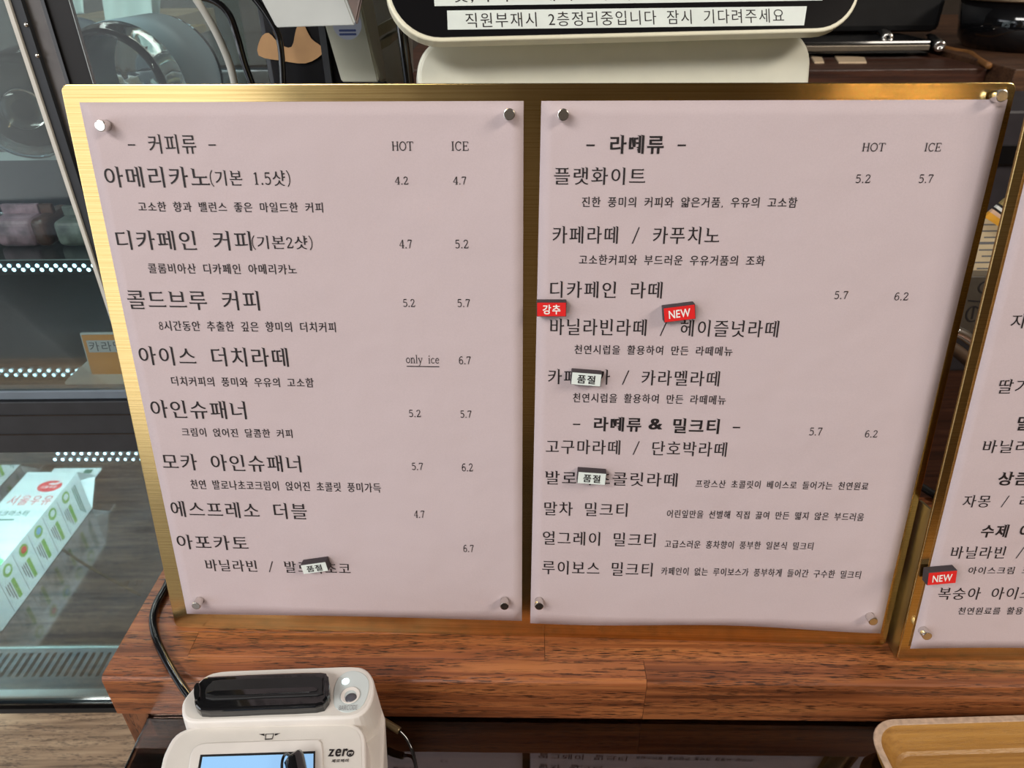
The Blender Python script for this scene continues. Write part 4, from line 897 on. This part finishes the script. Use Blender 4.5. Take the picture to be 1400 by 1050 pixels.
# ============================================================ THINGS BEHIND, LEFT OF THE KIOSK
SY = FY - .004
tube('edge_seal', [ony(258, -6, SY), ony(290, 0, SY), ony(312, 18, SY), ony(324, 50, SY), ony(334, 86, SY), ony(346, 120, SY), ony(352, 150, SY)], .0022, M_gloss, fr)
cable('grey_cable', 'pale grey cable hanging down in front of the fridge glass', [ony(262, -10, .485), ony(283, 22, .485), ony(302, 58, .485), ony(317, 98, .485), ony(326, 150, .485), ony(330, 210, .485)], .0023, M_cablegrey, group=None)
cable('black_cable', 'black cable hanging left of the cream post', [ony(340, -12, .48), ony(366, 22, .48), ony(382, 55, .48), ony(387, 112, .48), ony(388, 170, .48)], .0020, M_gloss)
def hangsheet(label, px, y, m):
    P = [ony(u, v, y) for u, v in px]; n = 14; V = []; F = []
    for j in range(n + 1):
        for i in range(n + 1):
            s, t = i / n, j / n; p = P[0].lerp(P[1], s).lerp(P[3].lerp(P[2], s), t); p.y += .006 * math.sin(s * 9 + 1.2 * t) * (1 - .3 * t); V.append(tuple(p))
    for j in range(n):
        for i in range(n): a = j * (n + 1) + i; F.append((a, a + 1, a + n + 2, a + n + 1))
    o = mesh_obj2('paper_sheet', V, F, m, None, Matrix.Identity(4), True); md = o.modifiers.new('t', 'SOLIDIFY'); md.thickness = .0008
    tag(o, label, 'paper'); return o
hangsheet('white crinkled paper sheet hanging above the glass jars', [(138, -10), (205, -10), (212, 42), (145, 53)], 1.12, M_whitepaper)
hangsheet('pale grey paper sheet behind the crinkled white sheet', [(196, -10), (219, -10), (219, 41), (205, 42)], 1.16, mat('grey_sheet', (.36, .38, .36), .7))
hangsheet('small white note at the top, right of the fridge post', [(85, -10), (112, -10), (116.5, 18.5), (98, 19)], 1.18, M_whitepaper)
wy = 1.24
ws = thing('wall_shelf', 'beige wooden shelf edge behind the glass jars', 'shelf', tuple(ony(180, 60, wy)))
box('shelf_board', (ony(80, 50, wy).x, wy, ony(80, 58, wy).z), (ony(236, 50, wy).x, wy + .2, ony(80, 26, wy).z), mat('beige_board', (.42, .30, .18), .6, noise=.15, nscale=12), ws)
box('shelf_lip', (ony(215, 50, wy - .1).x, wy - .1, ony(200, 51, wy - .1).z), (ony(252, 50, wy - .1).x, wy - .01, ony(200, 42, wy - .1).z), mat('ochre_board', (.40, .25, .06), .6, noise=.1), ws)
# round dark plate behind post
o = lathe('dark_plate', [(0, 0), (.066, 0), (.073, .004), (.071, .006), (.062, .003), (0, .003)], mat('navy_glaze', (.02, .025, .045), .3, noise=.05), None, Matrix.Translation(ony(110, 98, 1.13)) @ Matrix.Rotation(R_(70), 4, 'X'))
tag(o, 'dark navy round plate standing behind the glass jars', 'plate')
# back work table on the left
bt_ = thing('back_table', 'dark reddish wooden table behind the glass panel', 'table', (-.2, 1.2, .1))
ty = .95; z_ = ony(300, 112, ty).z
box('table_top', (-.14, ty, z_ - .04), (.18, ty + .5, z_ + .012), M_darkwood, bt_, bevel=.002)
box('table_front', (-.14, ty + .02, -1.05), (.18, ty + .48, z_ - .041), M_darkwood, bt_)
# black monitor/till panel with a tan reflection put on as a flat cut-out
pn = thing('black_machine', 'black machine panel standing left of the cream post', 'machine', tuple(ony(400, 112, .50)))
a = ony(352, 30, .50); b2 = ony(466, 30, .50)
box('machine_panel', (a.x, .50, .0005), (b2.x + .002, .58, .42), mat('machine_black', (.010, .010, .012), .25, noise=.05), pn, bevel=.004)
box('machine_side_strip', (ony(438, 60, .495).x, .495, .1), (ony(447, 60, .495).x, .4995, .42), M_char, pn)
tp = prism('tan_reflection', [tuple(p) for p in smoothpoly([(a_ * .72, b_ * .8) for a_, b_ in [(0, .006), (.004, .018), (.012, .022), (.020, .014), (.030, .012), (.036, .024), (.042, .030), (.048, .018), (.056, .012), (.055, .006), (.040, 0), (.020, .002)]], True, 3)], 0, .0006, M_tan, None, mw=frame(ony(356, 87, .4988), (1, 0, 0), (0, 0, 1)))
tag(tp, 'tan reflection shape placed low on the black machine panel', 'paper')
# white box leaning in from the top
def hexa(name, px_front, yf, depth, m, par, mside=None):
    F_ = [ony(u, v, y) for (u, v), y in zip(px_front, yf)]; B_ = [p + Vector(depth) for p in F_]
    V = [tuple(p) for p in F_ + B_]
    bm = bmesh.new(); bv = [bm.verts.new(v) for v in V]
    for g in ((0, 1, 2, 3), (4, 5, 6, 7), (0, 1, 5, 4), (1, 2, 6, 5), (2, 3, 7, 6), (3, 0, 4, 7)): bm.faces.new([bv[i] for i in g])
    bmesh.ops.bevel(bm, geom=list(bm.edges), offset=.0008, segments=2, affect='EDGES')
    return bm_obj(name, bm, m, par)
wb = thing('white_box', 'white box lid corner leaning in at the top edge', 'box', tuple(ony(430, 20, .40)))
M_wcard = mat('white_card', (.48, .50, .49), .5, noise=.02)
hexa('box_front', [(377, 38.5), (486, 35), (455, -45), (330, -50)], (.42, .42, .455, .455), (.0, .040, .012), M_wcard, wb)
hexa('box_flap', [(486.5, 35), (494, -4), (496, -45), (456, -45)], (.421, .437, .46, .457), (.001, .003, 0), mat('brown_card', (.20, .15, .135), .6, noise=.05), wb)
# cream post with sticker
ps = thing('cream_post', 'cream coloured post of the till stand with a round blue sticker', 'stand', tuple(ony(490, 112, .5)))
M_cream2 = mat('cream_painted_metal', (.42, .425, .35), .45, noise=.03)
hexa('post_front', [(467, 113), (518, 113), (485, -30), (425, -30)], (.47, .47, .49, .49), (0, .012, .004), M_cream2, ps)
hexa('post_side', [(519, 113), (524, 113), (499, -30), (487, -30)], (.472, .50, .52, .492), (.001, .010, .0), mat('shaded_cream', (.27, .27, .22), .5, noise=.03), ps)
hexa('post_arm', [(514, 53), (537, 40), (545, 20), (508, 40)], (.54, .54, .54, .54), (0, .05, 0), M_cream2, ps)
hexa('post_arm', [(517, 70), (533, 62), (536, 48), (514, 58)], (.54, .54, .54, .54), (0, .05, 0), M_cream2, ps)
hexa('post_back', [(527, 113), (556, 113), (550, -30), (498, -30)], (.60, .60, .62, .62), (0, .05, 0), mat('grey_painted_metal', (.62, .63, .60), .45, noise=.04), ps)
sp = ony(477, 31, .4745)
o = prism('round_sticker', ell(0, 0, .0085, .0085, 0, 350, 35), 0, .0003, mat('pale_blue_sticker', (.42, .47, .60), .5, noise=.03), ps, mw=frame(sp + Vector((0, -.006, 0)), (1, 0, 0), (0, .1, 1)))
for q in range(2): prism('sticker_print', rrect(-.005, -.0062 - q * .002 + .002, .005, -.0050 - q * .002 + .002, .0003, 1), .0003, .0004, mat('sticker_blue_ink', (.05, .08, .25), .5, noise=0), o, mw=frame(sp + Vector((0, -.006, 0)), (1, 0, 0), (0, .1, 1)))
cable('tall_black_tube', 'glossy black vertical tube just left of the kiosk body', [ony(548, 30, .47), ony(552, 60, .47), ony(559, 112, .47), ony(562, 150, .47)], .0032, M_gloss)

# ============================================================ KITCHEN SIDE, RIGHT OF THE KIOSK
ky = 1.0
kc = thing('kitchen_counter', 'dark red wooden counter edge in the kitchen behind the board', 'counter', (.5, 1.3, -1.05))
zc = ony(1250, 94, ky).z; xr = ony(1351, 94, ky).x
box('counter_slab', (.30, ky, zc - .035), (xr, ky + .7, zc), M_darkwood, kc, bevel=.002)
box('counter_front', (.30, ky + .02, -1.05), (1.6, ky + .68, zc - .0355), M_darkwood, kc)
box('counter_slab', (xr + .003, ky - .05, zc - .035), (1.6, ky + .7, zc + .006), wood_mat('brown_board', (.05, .02, .01), (.11, .05, .025), (.16, .08, .04), rough=.5, rnd=.05), kc, bevel=.002)
mc = thing('coffee_machine', 'black coffee machine standing on the kitchen counter', 'coffee machine', (.6, 1.25, zc))
box('machine_body', (.30, 1.22, zc + .02), (.66, 1.55, .62), M_black, mc, bevel=.01)
box('drip_tray', (.30, 1.12, zc + .001), (.60, 1.22, zc + .02), M_gloss, mc, bevel=.003)
box('chrome_bar', (.30, 1.09, ony(1200, 69.5, 1.09).z), (ony(1271, 66, 1.09).x, 1.105, ony(1200, 62, 1.09).z), mat('satin_bar', (.22, .19, .15), .4, metal=.6, noise=.05), mc, bevel=.001)
def knob(u, v, y, r, label):
    p = ony(u, v, y); t = thing('steel_knob', label, 'knob', tuple(p), 'steel ended handles on the coffee machine'); M = Matrix.Translation(p) @ Matrix.Rotation(R_(90), 4, 'X') @ Matrix.Rotation(R_(-18), 4, 'Y')
    lathe('knob_end', [(0, .002), (r * .3, .002), (r * .35, .004), (r * .85, .004), (r, 0), (r, -.004)], M_steel, t, M, 24); lathe('handle', [(r * 1.0, -.004), (r * 1.05, -.06), (r * .9, -.09), (0, -.09)], M_gloss, t, M, 24)
knob(1213, 52.5, 1.16, .0088, 'left steel ended handle below the black coffee machine'); knob(1284.5, 62.5, 1.10, .0080, 'right steel ended handle at the end of the satin bar')
for nm, u0, u1, lb in (('cream_patch', 1108, 1127, 'small cream patch on the kitchen counter, left one beside the kiosk'), ('cream_patch', 1141, 1185, 'larger cream patch on the kitchen counter, right one')):
    P = [onz(u, v, zc + .002) for u, v in ((u0 + 6, 84.5), (u1, 84.5), (u1 - 3, 78), (u0, 75.5))]
    o = prism(nm, [tuple(p.xy) for p in P], zc, zc + .002, mat('cream_patch_tone', (.80, .62, .42), .6, noise=.03), bevel=.0005); tag(o, lb, 'paper', 'cream patches on the kitchen counter')  # flat cream piece laid on the counter
cable('leather_strap', 'orange brown strap lying on the kitchen counter', [onz(1290, 66, zc + .006), onz(1308, 70, zc + .005), onz(1325, 73, zc + .005), onz(1338, 82, zc + .004), onz(1352, 90, zc + .004)], .004, mat('orange_leather', (.30, .13, .04), .5, noise=.1), 'strap')
bn = thing('black_bin', 'black round pan with bronze rim at the top right corner', 'pan', tuple(ony(1380, 78, 1.12)))
pb = ony(1392, 72, 1.15)
lathe('pan_body', [(0, 0), (.075, 0), (.085, .012), (.095, .062), (.092, .062), (.082, .012), (0, .006)], M_gloss, bn, Matrix.Translation((pb.x, pb.y, zc + .007)), 48)
lathe('pan_rim', [(.092, .0622), (.100, .062), (.101, .065), (.092, .066)], mat('bronze_rim', (.28, .20, .13), .35, metal=.7, noise=.05), bn, Matrix.Translation((pb.x, pb.y, zc + .007)), 48)

# ============================================================ IN THE GAP BETWEEN THE BOARDS
gy = .60
dk = thing('till_box', 'dark grey till housing seen between the two boards', 'till', (.43, .72, 0))
box('housing', (.30, .70, -.05), (.62, .80, ony(1380, 124, .80).z), mat('till_grey', (.035, .03, .035), .5, noise=.1), dk, bevel=.003)
box('housing_slot', (.38, .694, ony(1380, 220, .69).z - .004), (.62, .699, ony(1380, 210, .69).z + .006), M_gloss, dk)
# receipt
MR = frame(ony(1322, 386, .60), (1, 0, 0), (0, .35, 1)); rc = prism('paper_receipt', rrect(0, 0, .060, .056, .0005, 1), -.0003, .0003, mat('receipt_paper', (.58, .47, .30), .7, noise=.04), None, mw=MR)
tag(rc, 'beige printed receipt standing between the two boards', 'receipt')
for i in range(9):
    yy = .050 - i * .0055
    prism('printed_line', rrect(.004 + (i % 3) * .003, yy, .030 + ((i * 7) % 5) * .003, yy + .0013 + (.001 if i == 3 else 0), .0001, 1), .0003, .0005, M_grey, rc, mw=MR)
# gold stripy leaf wrapper
lf = thing('gold_wrapper', 'shiny gold and white striped wrapper above the receipt', 'wrapper', tuple(ony(1360, 290, .585)))
for i, (m_, o1, o2) in enumerate(((mat('gold_foil', (.85, .42, .05), .3, noise=.1), 0, 9), (mat('peach_foil', (.75, .50, .35), .4, noise=.05), 9, 14), (M_black, 14, 17), (M_whitepaper, 17, 21), (M_black, 21, 24), (mat('olive_foil', (.35, .26, .10), .4, noise=.1), 24, 34))):
    P = [ony(1346 + o1 * .9, 297 - o1 * .75, .59), ony(1372 + o1 * .55, 314 - o1 * .75 * 1.2, .585), ony(1372 + o2 * .55, 314 - o2 * .9, .585), ony(1346 + o2 * .9, 297 - o2 * .75, .59)]
    B = [p + Vector((0, .003, 0)) for p in P]
    mesh_obj2('foil_stripe', [tuple(p) for p in P + B], [(0, 1, 2, 3), (7, 6, 5, 4), (0, 4, 5, 1), (1, 5, 6, 2), (2, 6, 7, 3), (3, 7, 4, 0)], m_, lf, Matrix.Identity(4))
# lettered dark box
ib = thing('lettered_box', 'dark bronze box with black sideways letters between the boards', 'box', tuple(ony(1330, 445, .52)))
MI = frame(ony(1300, 455, .52), (1, 0, 0), (0, .25, 1))
prism('box_face', rrect(0, 0, .055, .046, .002, 3), -.03, 0, mat('dark_bronze', (.085, .07, .055), .35, noise=.08), ib, mw=MI, bevel=.0008)
bm = bmesh.new(); bm.free()
def letters(name, strokes, w=.0012):
    V = []; F = []
    for pts in strokes:
        P = [Vector(p) for p in pts]; b0 = len(V)
        for i, p in enumerate(P):
            t = (P[min(i + 1, len(P) - 1)] - P[max(i - 1, 0)]).normalized(); nn = Vector((-t.y, t.x)) * w / 2; V.append((*(p + nn), .0004)); V.append((*(p - nn), .0004))
        for i in range(len(P) - 1): a = b0 + 2 * i; F.append((a, a + 1, a + 3, a + 2))
    return mesh_obj2(name, V, F, M_ink, ib, MI)
letters('sideways_letters', [ell(.022, .037, .0062, .0050), [(.009, .0265), (.020, .0255)], ell(.0150, .0155, .0052, .0062, 20, 300), [(.0150, .0215), (.0150, .0115)]])
bgb = cable('silver_handle', 'pale metal curved handle below the lettered box', [ony(1305, 452, .50), ony(1318, 458, .50), ony(1332, 468, .50), ony(1345, 474, .50)], .0045, M_steel, 'handle')
cable('brown_tube', 'dull brown tube running below the metal handle', [ony(1296, 472, .50), ony(1310, 481, .50), ony(1325, 494, .50), ony(1340, 508, .50)], .0050, mat('dull_brown', (.11, .07, .045), .5), 'tube')
cable('desk_cable', 'black cable crossing the gap above the beige packet', [onz(1240, 655, .004), onz(1262, 667, .004), onz(1284, 680, .004), onz(1310, 690, .004)], .0030, M_black)
